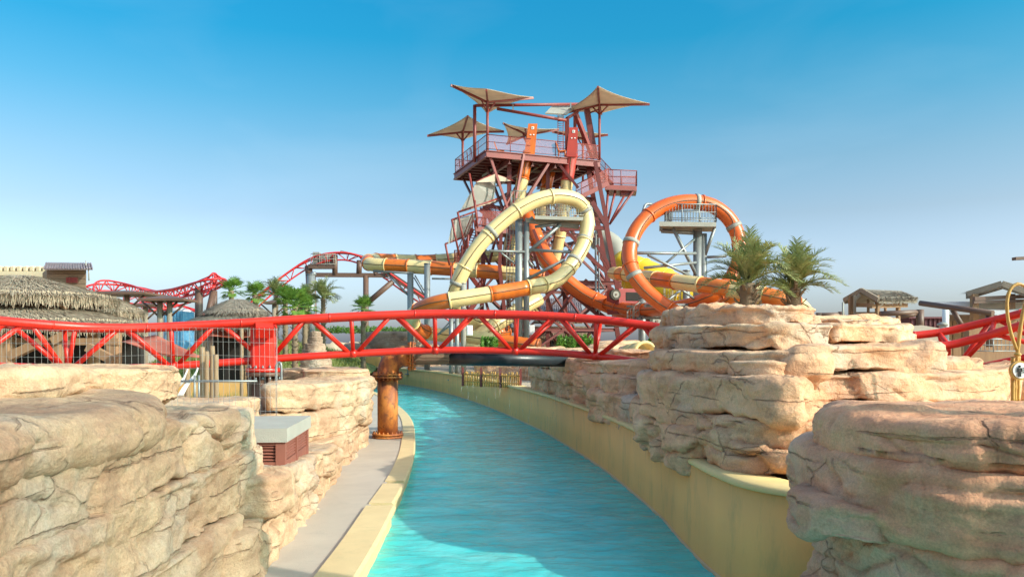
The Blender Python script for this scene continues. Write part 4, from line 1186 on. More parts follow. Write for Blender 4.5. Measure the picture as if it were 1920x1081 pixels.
L2 = [at(892,428,57.5), at(952,428,58.5), at(952,428,60.5), at(893,428,60.5)]
for p in L2: p.z = zl2
landing(L2, tw)
flight(at(868,498,59.5), at(896,430,58.6), 1.2, 14, tw)
flight(at(905,548,60.5), at(868,498,60.5), 1.2, 12, tw)
flight(at(868,600,59.3), at(905,548,59.5), 1.2, 12, tw)
flight(at(905,395,60.5), at(945,427,60), 1.1, 8, tw)
zl3 = at(0,500,59).z
L3 = [at(852,500,58.5), at(876,500,58.5), at(878,500,61.5), at(854,500,61.5)]
for p in L3: p.z = zl3
landing(L3, tw)
for (x0,y0,x1,y1,d) in ((880,325,895,412,57.3),(890,375,895,428,57.2),(858,397,872,467,57.4),(847,411,861,478,57.3),(835,457,843,497,57.3),(889,412,898,470,57.5),(878,440,876,480,57.5),(866,460,864,520,58),(846,498,846,640,58),(877,500,877,640,58.3)):
    mb = MB(); mb.cyl(at(x0,y0,d), at(x1,y1,d+.4), .075, n=8); tp('screen_post', mb, ml)
for (x0,y0,x1,y1,d) in ((893,341,928,325,57.4),(860,397,935,372,57.4),(847,412,892,396,57.4),(835,457,868,445,57.4),(926,326,965,340,58.5)):
    mb = MB(); mb.cyl(at(x0,y0,d), at(x1,y1,d+1.5), .065, n=8); tp('screen_rail', mb, ml)
def screen(label, pts, mat):
    P = ats(pts); c = sum(P, Vector())/len(P); mb = MB(); mb.poly(P, .02)
    single('cloth_screen', mb, mat, label, 'screen', c, 'cloth screens beside the tower stairs')
screen('small peaked cloth canopy at the top of the left tower stair', [(892,342,57.2),(928,326,58.4),(965,339,60)], M['sail'])
screen('upper tall pale cloth screen left of the tower legs', [(892,344,57.5),(930,335,60),(926,374,60),(862,397,57.5)], M['sailg'])
screen('thin tan cloth strip below the upper screen', [(860,399,57.4),(918,382,59.4),(930,377,60),(928,372,60.2)], M['sail'])
screen('middle grey cloth screen beside the left stair landing', [(849,413,57.5),(894,400,60),(876,444,60),(840,457,57.5)], M['sailg'])

# ================================================================== SLIDES
def slide(root, path, r, colours, seclen, step=.35, n=20, seam=True, ring=True, base=None):
    pts = crom(path, step); m = len(pts); k = max(2, int(round(seclen/step)))
    i = 0; c = 0
    while i < m-1:
        j = min(m-1, i+k)
        if m-1-j < k*.4: j = m-1
        mt = colours[c % len(colours)] if callable(colours) is False else colours(c)
        seg = pts[i:j+1]
        mb = MB(); mb.tube(seg, r, n, cap=(i == 0 or j == m-1)); s = part('tube_section', mb, M[mt], root)
        if ring:
            t = (pts[j]-pts[j-1]).normalized()
            mb = MB(); mb.cyl(pts[j]-t*.05, pts[j]+t*.05, r*1.10, n=n); part('joint_ring', mb, M[mt], s)
            mb = MB(); mb.cyl(pts[j]-t*.055, pts[j]-t*.045+t*.06, r*1.085, n=n); 
        if seam:
            mb = MB()
            for sd in (-1, 1):
                q = []
                for a in range(len(seg)):
                    t = (seg[min(a+1, len(seg)-1)]-seg[max(a-1, 0)]).normalized(); sv = t.cross(Vector((0,0,1)))
                    if sv.length < .15: sv = Vector((0,-1,0))
                    q.append(seg[a]+sv.normalized()*sd*r*1.01)
                mb.tube(q, .03, 5)
            part('seam_flange', mb, M['seam'], s)
        i = j; c += 1
loop_pts = ats([(930,612,57),(880,600,53.5),(856,576,51),(854,548,49.8),(866,512,49.5),(888,474,49.5),(915,441,49.6),(945,413,49.8),(975,391,50),(1010,374,50.3),(1046,368,50.7),(1080,375,51.2),(1098,398,51.6),(1101,428,51.4),(1092,462,50.9),(1072,496,50.2),(1047,522,49.4),(1022,533,48.6),(990,539,48.2),(955,545,47.9),(918,551,47.5),(880,557,47.2),(842,563,47.0),(808,571,47.4),(782,583,48.4),(772,600,50),(786,618,52),(830,628,54.5),(890,628,57),(950,622,59)])
sA = thing('looping_slide', 'cream tube slide with a big tilted loop and orange banded run in front of tower', 'water slide', (loop_pts[2].x, loop_pts[2].y, GZ))
slide(sA, loop_pts[:19], .47, ['cream'], 2.45)
slide(sA, loop_pts[18:], .47, ['orange','cream'], 2.35)
pB = ats([(1010,478,68),(930,480,67),(870,484,66.5),(800,489,66),(745,488,65),(708,487,64),(690,490,61.8),(700,496,60),(760,499,59.3),(830,503,58.8),(900,508,58.3),(968,514,57.8),(1020,520,57.5)])
sB = thing('banded_slide', 'cream and orange banded tube slide making a U turn left of tower', 'water slide', (pB[6].x, pB[6].y, GZ))
slide(sB, pB, .52, ['cream','orange'], 1.75)
loopD = ats([(1365,622,41.5),(1320,610,42.3),(1278,592,43),(1236,566,43.6),(1204,537,44),(1184,505,44.3),(1180,470,44.7),(1192,433,45.1),(1219,402,45.5),(1257,383,45.8),(1300,378,46.1),(1340,388,46.3),(1370,414,46.4),(1386,452,46.2),(1384,494,45.8),(1362,534,45.4),(1325,560,45.6),(1280,575,47),(1230,580,50),(1180,580,53),(1140,570,56)])
sD = thing('orange_loop_slide', 'orange tube slide forming an upright ring right of the tower', 'water slide', (loopD[4].x, loopD[4].y, GZ))
slide(sD, loopD, .43, ['rorange'], 3.6)
pE = ats([(1150,512,54),(1180,515,50),(1207,520,47.2),(1240,524,45),(1290,531,43.2),(1340,537,42),(1400,547,41),(1450,557,40.3),(1490,569,40.4),(1507,584,41.5),(1490,602,43.5)])
sE = thing('exit_slide', 'cream and orange banded tube slide running past the palms at right', 'water slide', (pE[5].x, pE[5].y, GZ))
slide(sE, pE, .43, ['cream','orange'], 1.7)
pC = ats([(985,395,60),(1002,436,59),(1022,478,58),(1052,516,57.3),(1092,549,57),(1140,572,56.6),(1190,588,56.2),(1240,596,55.8)])
sC = thing('plunge_slide', 'dark orange tube slide plunging through the tower legs to the right', 'water slide', (pC[3].x, pC[3].y, GZ))
slide(sC, pC, .55, ['rorange'], 3.0)
for i, (pp, cc, lab) in enumerate(((((992,285,60),(984,315,60),(977,350,60),(966,400,60.3),(955,470,61),(965,540,62),(1000,585,63)), 'orange', 'steep slide drop below the orange start box'),(((1072,288,60.6),(1067,318,60.6),(1062,350,60.6),(1055,410,61),(1046,460,61.5),(1040,500,62),(1070,545,63)), 'dullred', 'steep slide drop below the red start box'),(((1034,305,63),(1030,325,63),(1024,352,63),(1015,400,63.5),(1005,450,64),(1030,505,65)), 'orange', 'steep slide drop between the two start boxes, farther back'))):
    P = ats(pp); o = thing('drop_slide', lab, 'water slide', (P[-1].x, P[-1].y, GZ), 'drop slides under the deck')
    slide(o, P, .46, (lambda c, cc=cc: cc if c == 0 else ('cream' if c < 4 else ('rorange','cream')[c % 2])), 2.0, ring=True, seam=True)
pH = ats([(1010,560,56),(975,580,55),(935,605,54),(895,632,53),(880,650,52.5),(900,662,52)])
sH = thing('runout_slide', 'cream tube slide sloping down behind the track beneath the loop', 'water slide', (pH[3].x, pH[3].y, GZ))
slide(sH, pH, .5, ['cream'], 2.2)
pI = ats([(870,630,50),(920,636,49.5),(970,643,49),(1010,648,48.6)])
sI = thing('splash_flume', 'open cream run out flume near the ground below the loop', 'flume', (pI[1].x, pI[1].y, GZ))
slide(sI, pI, .42, ['cream','orange'], 2.0)
# yellow funnel
pts = crom(ats([(1160,490,69),(1188,512,68),(1220,531,67),(1255,549,66),(1287,561,65),(1315,568,64),(1340,574,63)]), .4); m = len(pts)
rad = [(.8+1.0*math.sin(math.pi*min(1, .12+.88*i/m)))*(1 if i < m*.75 else 1-.35*(i-m*.75)/(m*.25)) for i in range(m)]
yf = thing('funnel_slide', 'big bulging yellow funnel slide behind the orange ring', 'water slide', (pts[m//2].x, pts[m//2].y, GZ))
k = m//4
for i in range(4):
    a, b = i*k, (m-1 if i == 3 else (i+1)*k)
    mb = MB(); mb.tube(pts[a:b+1], rad[a:b+1], 28, cap=(i in (0,3))); s = part('tube_section', mb, M['yellow'], yf)
    t = (pts[b]-pts[b-1]).normalized(); mb = MB(); mb.cyl(pts[b]-t*.05, pts[b]+t*.05, rad[b]*1.04, n=28); part('joint_ring', mb, M['yellow'], s)
mb = MB(); mb.tube(crom(ats([(1118,446,71),(1140,455,70.5),(1155,470,70),(1162,495,69.5)]), .4), 1.0, 20); part('inlet_chute', mb, M['steelw'], yf)
pF = ats([(1265,585,50),(1310,588,48.5),(1352,572,47.5),(1385,550,47)])
sF = thing('curved_flume', 'short vermilion slide curve low between the ring and the palms', 'water slide', (pF[1].x, pF[1].y, GZ))
slide(sF, pF, .5, ['rorange','orange'], 2.0)
pG = ats([(1330,585,44),(1370,580,43),(1420,565,42.5)])
sG = thing('yellow_flume', 'short yellow slide end just above the mound', 'water slide', (pG[0].x, pG[0].y, GZ))
slide(sG, pG, .3, ['yellow'], 2.0)

# ================================================================== SLIDE SUPPORTS
def support(label, px, ytop, d, r, mat, parts_, two=None, ybot=None, cat='column'):
    b = at(px, 640, d); o = thing('slide_support', label, cat, (b.x, b.y, GZ))
    t = at(px, ytop, d)
    mb = MB(); mb.cyl((b.x,b.y,GZ-.3), t, r, n=16); part('column', mb, mat, o)
    mb = MB(); mb.lathe((b.x,b.y,GZ-.3), [(r*1.7,0),(r*1.7,.06)], 16); part('base_plate', mb, mat, o)
    mb = MB(); mb.lathe(t, [(r*1.12,-.03),(r*1.12,.03)], 16); part('cap', mb, mat, o)
    if two:
        q = at(px+two, ytop+6, d); mb = MB(); mb.cyl((q.x,q.y,GZ-.3), q, r*.8, n=12); part('twin_column', mb, mat, o)
        for yy in range(int(ytop)+30, 640, 45):
            mb = MB(); mb.beam(at(px,yy,d), at(px+two,yy,d), .12, .12); part('tie', mb, mat, o)
    for (x0,y0,da,x1,y1,db,w) in parts_:
        mb = MB(); mb.cyl(at(x0,y0,da), at(x1,y1,db), w, n=8); part('arm', mb, mat, o)
    return o
def clamp(o, pts, r, idx, mat):
    for f in idx:
        i = int(f*(len(pts)-1)); t = (pts[min(i+1,len(pts)-1)]-pts[max(0,i-1)]).normalized()
        mb = MB(); mb.cyl(pts[i]-t*.12, pts[i]+t*.12, r*1.08, n=20); part('clamp_ring', mb, mat, o)
lpA, lpD = crom(loop_pts, .35), crom(loopD, .35)
s1 = support('tall grey twin column inside the cream loop with a maintenance deck', 973, 412, 51.5, .24, M['steel'], [(1003,425,51.5,1048,420,51.6,.1),(982,420,51.6,1000,408,51.5,.14),(918,470,50,988,472,51.5,.08),(990,468,51.5,1098,474,51,.1),(988,475,51.5,1052,420,51.5,.12),(940,474,50.5,965,494,51.4,.06),(985,525,51.3,1058,487,50.4,.1),(1000,500,51.4,990,488,51.4,.08)], 14)
zD = at(0,408,51.5).z
D4 = [at(1003,408,50.6), at(1096,408,51.2), at(1092,408,53.2), at(1006,408,52.8)]
for p in D4: p.z = zD
mb = MB(); mb.poly([p-Vector((0,0,.12)) for p in D4], .22); part('deck', mb, M['steelw'], s1)
railing([p+Vector((0,0,.0)) for p in D4]+[D4[0]], 1.15, 1.0, M['steelw'], s1, bal=.16)
mb = MB(); mb.beam(at(985,413,51.5), at(1085,425,52), .25, .3); part('deck_beam', mb, M['steelw'], s1)
D5 = [at(958,392,52.5), at(986,392,52.5), at(986,392,54)]
for p in D5: p.z = D5[0].z
railing(D5, 1.2, .8, M['steelw'], s1, bal=.16)
clamp(s1, lpA, .47, (.18,.26,.415,.455,.49), M['steelw'])
s2 = support('grey column inside the orange ring topped by a railed deck', 1308, 432, 46.6, .26, M['steel'], [(1262,428,46,1308,520,46.5,.11),(1340,428,46.2,1322,478,46.5,.1),(1186,474,44.8,1305,475,46.4,.09),(1215,478,45,1300,520,46.3,.08),(1306,445,46.5,1240,500,45.6,.07),(1208,502,45.2,1305,492,46.4,.08),(1326,482,46.4,1362,480,46,.08),(1210,573,44.5,1306,571,46.4,.09),(1240,572,44.5,1275,545,45,.07),(1276,542,44.5,1305,562,46,.07),(1306,576,46.3,1345,572,46,.07),(1240,421,46.5,1240,433,46.5,.12),(1240,433,46.5,1306,437,46.6,.12)], 11)
zD = at(0,419,46.2).z
D4 = [at(1236,419,45.4), at(1343,419,45.6), at(1340,419,47.6), at(1250,419,47.6)]
for p in D4: p.z = zD
mb = MB(); mb.poly([p-Vector((0,0,.14)) for p in D4], .26); part('deck', mb, M['steelw'], s2)
railing([D4[0].lerp(D4[1],.1), D4[1], D4[2], D4[3].lerp(D4[2],.1), D4[0].lerp(D4[1],.1)], 1.0, 1.0, M['steel'], s2, bal=.17)
clamp(s2, lpD, .43, (.26,.415,.50,.19), M['steelw'])
mb = MB(); mb.tube(crom(ats([(1196,420,45.5),(1206,395,45.6),(1211,383,45.8),(1224,383,46)]), .2), .08, 8); part('feed_pipe', mb, M['steel'], s2)
support('left grey column under the banded slide, a little shorter one', 769.5, 512, 58.8, .23, M['steel'], [(700,508,59.5,775,512,58.8,.09),(725,510,59.5,768,556,58.9,.08),(778,516,58.8,795,544,58.6,.05)])
support('grey column standing right of its pair under the banded slide', 801, 494, 58, .22, M['steel'], [(810,522,58.2,868,523,58.8,.07),(800,560,58,776,520,58.6,.05)])
support('short grey column left of the loop foot near the white control box', 869, 531, 49.3, .16, M['steelw'], [(856,570,49.3,910,566,49,.06),(870,600,49.3,905,572,49,.05)])
support('pale grey column left of palms behind the orange ring', 1287, 507, 50, .22, M['steel'], [(1287,530,50,1262,540,49,.07)])
support('stubby grey column at the foot of the tower near the truck', 1204, 558, 52, .24, M['steel'], [(1175,574,52,1240,573,52,.07)])
support('slim grey post under the tower stairs with conduits', 1117, 440, 58, .08, M['steel'], [(1115,512,58,1132,540,58,.06)], 6)
for px_, y0 in ((846,560),(857,565)): support('grey post under the orange banded run, ' + ('left one' if px_ == 846 else 'right one'), px_, y0+15, 47.6, .13, M['steel'], [(820,628,48,px_,600,47.6,.05)])
# ladder cage beside the twin column
lc = MB()
for px in (950,956,962,968): lc.cyl(at(px,420,52.5), at(px,622,52.5), .03, n=5)
for k in range(34): lc.cyl(at(950,424+k*5.8,52.5), at(968,424+k*5.8,52.5), .018, n=5)
for k in range(9):
    c = at(959,440+k*20,52.5); lc.tube([c+Vector((.33*math.cos(a), -.33*math.sin(a), 0)) for a in [math.pi*i/8 for i in range(9)]], .018, 5)
single('cage_ladder', lc, M['steelw'], 'caged maintenance ladder left of the twin grey column', 'ladder', at(959,622,52.5))
# ================================================================== BACKGROUND: COASTER BEHIND
def posts(o, lst, mat, name='support_post'):
    for (x0,y0,d0_,x1,y1,d1_,r) in lst:
        mb = MB(); mb.cyl(at(x0,y0,d0_), at(x1,y1,d1_), r, n=10); part(name, mb, mat, o)
lift = ats([(455,585,84),(492,549,84),(530,518,84.5),(566,494,85),(600,479,85),(632,474,85),(660,476,85),(690,487,85),(725,508,85),(760,533,85),(800,560,85),(850,590,85)])
o = thing('lift_track', 'red coaster hill of thin truss track peaking left of the slides', 'track', (lift[5].x, lift[5].y, .24))
track(o, lift, .9, .75, .09, .09, .045, 2.4, M['red_far'], 8, .6)
posts(o, [(577,512,85,584,660,85,.25),(588,515,85,592,660,85,.22),(686,516,85,686,700,85,.3),(686,570,85,737,527,85,.3),(556,590,86,582,530,85,.3)], M['brown'])
posts(o, [(578,498,85,580,516,85,.4),(628,478,85,628,515,85,.3),(674,488,85,673,512,85,.3),(704,508,85,704,516,85,.25)], M['brown'], 'short_post')
mb = MB(); mb.beam(at(576,515,85), at(728,516,85), .4, .45); part('cross_beam', mb, M['brown'], o)
mb = MB(); mb.beam(at(580,500,85), at(630,500,85), 1.2, .4); part('walkway', mb, M['brown'], o)
railing([at(583,497,84.3), at(629,497,84.3)], 1.2, 1.0, M['steelw'], o, bal=.4)
mb = MB(); mb.beam(at(722,508,85.4), at(800,560,85.4), .6, .6); part('lift_beam', mb, M['brown'], o)
mb = MB(); mb.box(at(594,487,85.5), (.7,.8,1.6)); mb.box(at(611,486,85.5), (1.6,.8,.9)); part('drive_motor', mb, M['steelw'], o)
mb = MB(); mb.beam(at(640,471,85.2), at(690,482,85.2), .9, .12); part('cat_walk', mb, M['steel'], o)
gm = support('tall grey steel column standing before the coaster hill', 583, 514, 80, .42, M['steel'], [(583,514,80,592,512,80,.2)])
hel = ats([(166,552,80),(167,537,81.5),(182,529.5,83),(212,530,84),(255,537,83),(290,546,79),(330,541,75),(372,527,72.5),(402,518,72),(414,519,74),(412,529,77),(380,543,80),(330,556,80),(275,566,78),(235,576,76)])
o = thing('helix_track', 'red coaster helix of truss track behind the thatched roofs', 'track', (hel[7].x, hel[7].y, .24))
track(o, hel, 1.0, .95, .10, .10, .055, 2.2, M['red_far'], 8, .6, bank=[-20,-20,-10,0,5,15,30,35,25,10,0])
posts(o, [(373,538,73,373,640,73,.36),(402,545,76,402,610,76,.28),(400,545,75,378,640,74,.28)], M['brown'])
h2 = ats([(215,548,90),(260,556,90),(310,566,90),(350,577,89),(390,590,88)])
o = thing('return_track', 'lower straight run of red coaster track behind the canopies', 'track', (h2[2].x, h2[2].y, .24))
track(o, h2, 1.0, .9, .1, .1, .055, 2.4, M['red_far'], 8, .7)
posts(o, [(348,583,89.4,348,612,89.4,.6)], M['red_far'])

# ================================================================== THATCH
def thatch_skin(pts_fn, n, ln, wd, eave_fn, neave, el, mat, parent, seed=0):
    """straw strips lying down the slope plus a hanging fringe at the eave"""
    rd = random.Random(seed); mb = MB()
    for k in range(n):
        p, dn, nn = pts_fn(rd.random(), rd.random()**.6); s = dn.cross(nn).normalized()
        l = ln*rd.uniform(.6,1.3); w = s*wd*rd.uniform(.5,1.2)
        d2 = (dn+s*rd.uniform(-.18,.18)).normalized()
        a = p+nn*rd.uniform(.0,.05); b_ = p+d2*l+nn*rd.uniform(-.01,.10)
        mb.add([a-w, a+w, b_+w*.4, b_-w*.4], [(0,1,2,3)])
    for k in range(neave):
        p, dn, nn = eave_fn(rd.random()); s = dn.cross(nn).normalized()
        l = el*rd.uniform(.5,1.25); w = s*wd*rd.uniform(.6,1.3); off = nn*rd.uniform(-.14,.12)
        d2 = (Vector((0,0,-1))+dn*rd.uniform(.0,.4)+s*rd.uniform(-.15,.15)).normalized()
        a = p+off; b_ = a+d2*l
        mb.add([a-w, a+w, b_+w*.3, b_-w*.3], [(0,1,2,3)])
    return part('straw', mb, mat, parent, stuff=True)
def round_roof(root, c, rx, ry, ze, za, mat, ns, nf, el, rz=0, flat=.12, wd=.020, seed=0):
    c = Vector((c[0], c[1], 0)); ca, sa = math.cos(rz), math.sin(rz)
    def P(a, f):
        ex = 2/2.6; cx = math.copysign(abs(math.cos(a))**ex, math.cos(a)); sy = math.copysign(abs(math.sin(a))**ex, math.sin(a))
        g = flat+(1-flat)*f
        z = ze+(za-ze)*(1-f**1.1)
        x, y = rx*cx*g, ry*sy*g
        return c+Vector((x*ca-y*sa, x*sa+y*ca, z))
    mb = MB(); K, Nn = 10, 36; vs = []
    for i in range(K+1):
        for k in range(Nn): vs.append(P(2*math.pi*k/Nn, i/K))
    for k in range(Nn): vs.append(P(2*math.pi*k/Nn, 1.0)*1.0+Vector((0,0,-.28)))
    for k in range(Nn): vs.append(P(2*math.pi*k/Nn, .8)+Vector((0,0,-.30)))
    fs = [(i*Nn+k, (i+1)*Nn+k, (i+1)*Nn+(k+1) % Nn, i*Nn+(k+1) % Nn) for i in range(K+2) for k in range(Nn)]
    fs.append(tuple(range(Nn-1,-1,-1))); fs.append(tuple((K+2)*Nn+k for k in range(Nn)))
    mb.add(vs, fs); rf_ = part('roof', mb, mat, root)
    def fn(a, f):
        a *= 2*math.pi; p = P(a, f); q = P(a, min(1.05, f+.02)); r_ = P(a+.02, f)
        dn = (q-p).normalized(); nn = (r_-p).cross(dn).normalized()
        if nn.z < 0: nn = -nn
        return p, dn, nn
    thatch_skin(fn, int(ns*1.7), .45, wd, lambda a: fn(a, .995), int(nf*1.5), el, mat, rf_, seed)
    return rf_

hut = thing('thatched_hut', 'large two tiered thatched hut with timber posts at the far left', 'hut', (-19.5, 31, .24))
c1 = at(40, 600, 31)
round_roof(hut, (c1.x-.4, 31.4), 4.6, 3.6, at(0,602,29).z, at(0,573,31).z, M['thatch'], 5200, 1800, .4, seed=1, flat=.45)
round_roof(hut, (at(20,0,31).x, 31.6), 3.45, 2.9, at(0,551,29.5).z, at(0,514,31).z, M['thatch'], 4200, 1800, .38, seed=2, flat=.12)
for px in (126, 20, -60):
    b = at(px, 580, 30.8); mb = MB(); mb.box((b.x, b.y, at(0,570,30.8).z), (.42,.42,.7)); part('roof_post', mb, M['wood'], hut)
mb = MB(); mb.beam(at(92,558,30), at(126,574,30), .22, .25); part('rafter', mb, M['wood'], hut)
mb = MB(); mb.beam(at(-20,567,30.8), at(140,567,30.8), .25, .22); part('eave_beam', mb, M['brown'], hut)
for (px, dd, w) in ((10,28.6,.5),(108,28.8,.35),(213,29,.45),(176,33,.4)):
    b = at(px, 640, dd); mb = MB(); mb.box((b.x, b.y, 1.9), (w,w,3.4), .1, .05); part('post', mb, M['wood'], hut)
for (x0,y0,x1,y1) in ((18,668,88,635),(165,650,214,676),(100,640,150,612)):
    mb = MB(); mb.beam(at(x0,y0,28.5), at(x1,y1,28.5), .28, .3); part('brace', mb, M['wood'], hut)
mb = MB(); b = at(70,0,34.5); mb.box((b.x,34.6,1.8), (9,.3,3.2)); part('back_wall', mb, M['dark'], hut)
mb = MB(); mb.beam(at(-30,640,28.9), at(225,640,28.9), .3, .25); part('lintel', mb, M['wood'], hut)

o = thing('rear_thatched_roof', 'lower thatched roof peeping out behind the big two tiered hut', 'hut', (at(200,0,38).x, 38, .24))
round_roof(o, (at(175,0,38).x, 38), 2.1, 1.8, at(0,580,37).z, at(0,556,38).z, M['thatch'], 1800, 900, .5, seed=3, flat=.4)
for px in (222, 240, 140):
    b = at(px, 600, 38); mb = MB(); mb.box((b.x, 38, 2.2), (.3,.3,4)); part('post', mb, M['wood_g'], o)
hut2 = thing('thatched_bar', 'smaller two tiered thatched hut with a salmon awning left of red column', 'hut', (at(430,0,42).x, 42, .24))
x2 = at(438,0,42).x
round_roof(hut2, (at(432,0,42).x, 42), 2.25, 2.0, at(0,606,40.6).z, at(0,587,42).z, M['thatch_d'], 2600, 1200, .3, seed=4, flat=.4)
round_roof(hut2, (at(444,0,42).x, 42), 1.5, 1.3, at(0,583,41).z, at(0,561,42).z, M['thatch_d'], 1800, 1000, .3, seed=5, flat=.2)
for px in (410,432,478):
    b = at(px, 590, 41.2); mb = MB(); mb.box((b.x, 41.2, at(0,587,41.2).z), (.3,.3,.5)); part('roof_post', mb, M['wood_g'], hut2)
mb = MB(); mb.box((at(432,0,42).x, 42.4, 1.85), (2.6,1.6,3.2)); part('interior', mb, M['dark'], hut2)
for px in (384,395,470,480):
    b = at(px, 600, 40.4); mb = MB(); mb.cyl((b.x,40.4,.24), (b.x,40.4,at(0,612,40.4).z), .12, n=8); part('post', mb, M['wood_g'], hut2)
for k in range(9):
    mb = MB(); z = .5+k*.19; mb.beam((at(458,0,41).x, 41.1, z), (at(487,0,41).x, 41.1, z), .05, .17); part('plank', mb, M['bamboo_g'], hut2)
def sailp(label, pts, mat, cat='awning', name='cloth_awning', sag=.25, group=None):
    P = ats(pts); c = sum(P, Vector())/len(P); N = 8; mb = MB(); vs = []
    if len(P) == 3: P.append(P[2])
    for i in range(N+1):
        for j in range(N+1):
            u, v = i/N, j/N
            vs.append(P[0]*(1-u)*(1-v)+P[1]*u*(1-v)+P[2]*u*v+P[3]*(1-u)*v-Vector((0,0,sag*math.sin(math.pi*u)*math.sin(math.pi*v))))
    mb.add(vs, [(i*(N+1)+j,(i+1)*(N+1)+j,(i+1)*(N+1)+j+1,i*(N+1)+j+1) for i in range(N) for j in range(N)], True)
    o = single(name, mb, mat, label, cat, c, group); s = o.modifiers.new('thickness', 'SOLIDIFY'); s.thickness = .015
    return o
sailp('large salmon pink shade cloth hung low between huts at left', [(228,640,27),(292,628,30),(385,672,24),(300,662,24)], M['pink'])
sailp('salmon awning under the smaller thatched hut', [(392,630,39.5),(398,616,41.5),(478,616,41.5),(492,632,39.5)], M['pink'])

# timber block house, crenellated wall, canopies, containers
bh = thing('plank_tower', 'weathered plank block house with corrugated roof above the left thatch', 'building', (at(125,0,60).x, 60, .24))
xa, xb = at(88,0,60).x, at(161,0,60).x; z0, z1 = 3.5, at(0,504,60).z
mb = MB(); mb.hexa([(xa,60.05,z0),(xb-.03,60.05,z0),(xb*1.06,63,z0),(xa*1.06,63,z0),(xa,60.05,z1),(xb-.03,60.05,z1),(xb*1.06,63,z1),(xa*1.06,63,z1)]); part('core', mb, M['brown'], bh)
nz = 14
for k in range(nz):
    z = z0+(z1-z0)*(k+.5)/nz
    mb = MB(); mb.box(((xa+xb)/2+random.uniform(-.02,.02), 60, z), (xb-xa,.1,(z1-z0)/nz*.93)); part('plank', mb, M['wood_h'], bh)
mb = MB(); mb.box((at(137,0,60).x, 59.9, at(0,525,60).z), (.85,.12,.42)); sh = part('shutter', mb, M['brick_r'], bh)
for k in range(8):
    mb = MB(); mb.box((at(137,0,60).x-.38+k*.108, 59.82, at(0,525,60).z), (.06,.05,.36)); part('slat', mb, M['truck'], sh)
q0, q1 = at(83,505,59), at(174,505,59)
mb = MB(); mb.poly([q0, q1, at(170,494,61), at(87,493,61)], .08); part('roof', mb, M['corr'], bh)
for k in range(19):
    f = k/18; a = q0.lerp(q1, f); b = at(87,493,61).lerp(at(170,494,61), f); mb = MB(); mb.beam(a+Vector((0,-.05,.06)), b+Vector((0,0,.06)), .08, .06); part('roof_rib', mb, M['corr'], bh)
mb = MB(); mb.cyl(at(161,505,60), at(161,488,60), .05, n=6); mb.cyl(at(166,506,60), at(167,526,60), .06, n=6); part('flue', mb, M['steelw'], bh)
cw = thing('crenellated_wall', 'cream battlement wall behind the thatched roofs at far left', 'wall', (at(20,0,64).x, 64, .24))
xa, xb = at(-80,0,64).x, at(90,0,64).x; zt = at(0,508,64).z
mb = MB(); mb.box(((xa+xb)/2, 64.5, zt/2), (xb-xa,1,zt)); part('wall_body', mb, M['wallc'], cw)
k = 0; x = xa
while x < xb-.4:
    mb = MB(); mb.box((x+.2, 64.5, zt+.2), (.36,.9,.42), 0, .06); part('merlon', mb, M['wallc'], cw); x += .52
def canopy(label, x0, x1, ye, yp, d, legs):
    c = at((x0+x1)/2, ye, d); o = thing('flat_canopy', label, 'canopy', (c.x, d, .24), 'brown canopies behind the huts')
    a, b = at(x0,ye,d), at(x1,ye,d); w = (b.x-a.x)/2; z = a.z; zp = at(0,yp,d).z
    mb = MB(); mb.add([(c.x-w,d-w*.8,z),(c.x+w,d-w*.8,z),(c.x+w,d+w*.8,z),(c.x-w,d+w*.8,z),(c.x,d,zp),(c.x-w,d-w*.8,z-.12),(c.x+w,d-w*.8,z-.12),(c.x+w,d+w*.8,z-.12),(c.x-w,d+w*.8,z-.12)], [(0,1,4),(1,2,4),(2,3,4),(3,0,4),(0,5,6,1),(1,6,7,2),(2,7,8,3),(3,8,5,0),(8,7,6,5)])
    part('roof', mb, M['brown'], o)
    for px in legs:
        q = at(px, ye, d); mb = MB(); mb.cyl((q.x,d,.24), (q.x,d,z), .16, n=8); part('post', mb, M['wood_g'], o)
        for s in (-1, 1):
            mb = MB(); mb.cyl((q.x,d,z-1.0), (q.x+s*1.0,d,z-.1), .06, n=6); part('knee_brace', mb, M['brown'], o)
canopy('left brown flat canopy behind the thatch below the helix', 183, 293, 550, 544, 46, (238,))
canopy('brown canopy nearest the helix support post', 274, 358, 561, 553, 44, (300,318))
canopy('small brown canopy between the other two, lower', 250, 298, 571, 567, 50, (273,))
canopy('small canopy on a post beside the fan palms', 497, 528, 567, 562, 60, (514,))
cb = thing('blue_container', 'blue patterned container block behind the canopy posts', 'container', (at(337,0,70).x, 70, .24))
xa, xb = at(308,0,70).x, at(343,0,70).x; zt = at(0,583,70).z
mb = MB(); mb.box(((xa+xb)/2, 71, (zt+.24)/2), (xb-xa,2,zt-.24)); part('body', mb, M['blue'], cb)
mb = MB(); x3 = at(364,0,72).x; mb.hexa([(xb,70.05,.24),(x3,72,.24),(x3-1,74,.24),(xb-.5,72,.24),(xb,70.05,zt),(x3,72,zt),(x3-1,74,zt),(xb-.5,72,zt)]); part('end_wall', mb, M['blue'], cb)
for k in range(6):
    mb = MB(); mb.box((xa+(xb-xa)*(k+.5)/6, 69.96, (zt+.24)/2), (.1,.08,zt-.4)); part('rib', mb, M['blue'], cb)
gd = MB(); gd.lathe((at(338,0,76).x,76,0), [(1.6,5.2),(1.5,5.9),(1.0,6.4),(.2,6.7)], 16); single('white_dome', gd, M['white'], 'small white dome roof showing above the blue container', 'dome', (at(338,0,76).x,76,5))

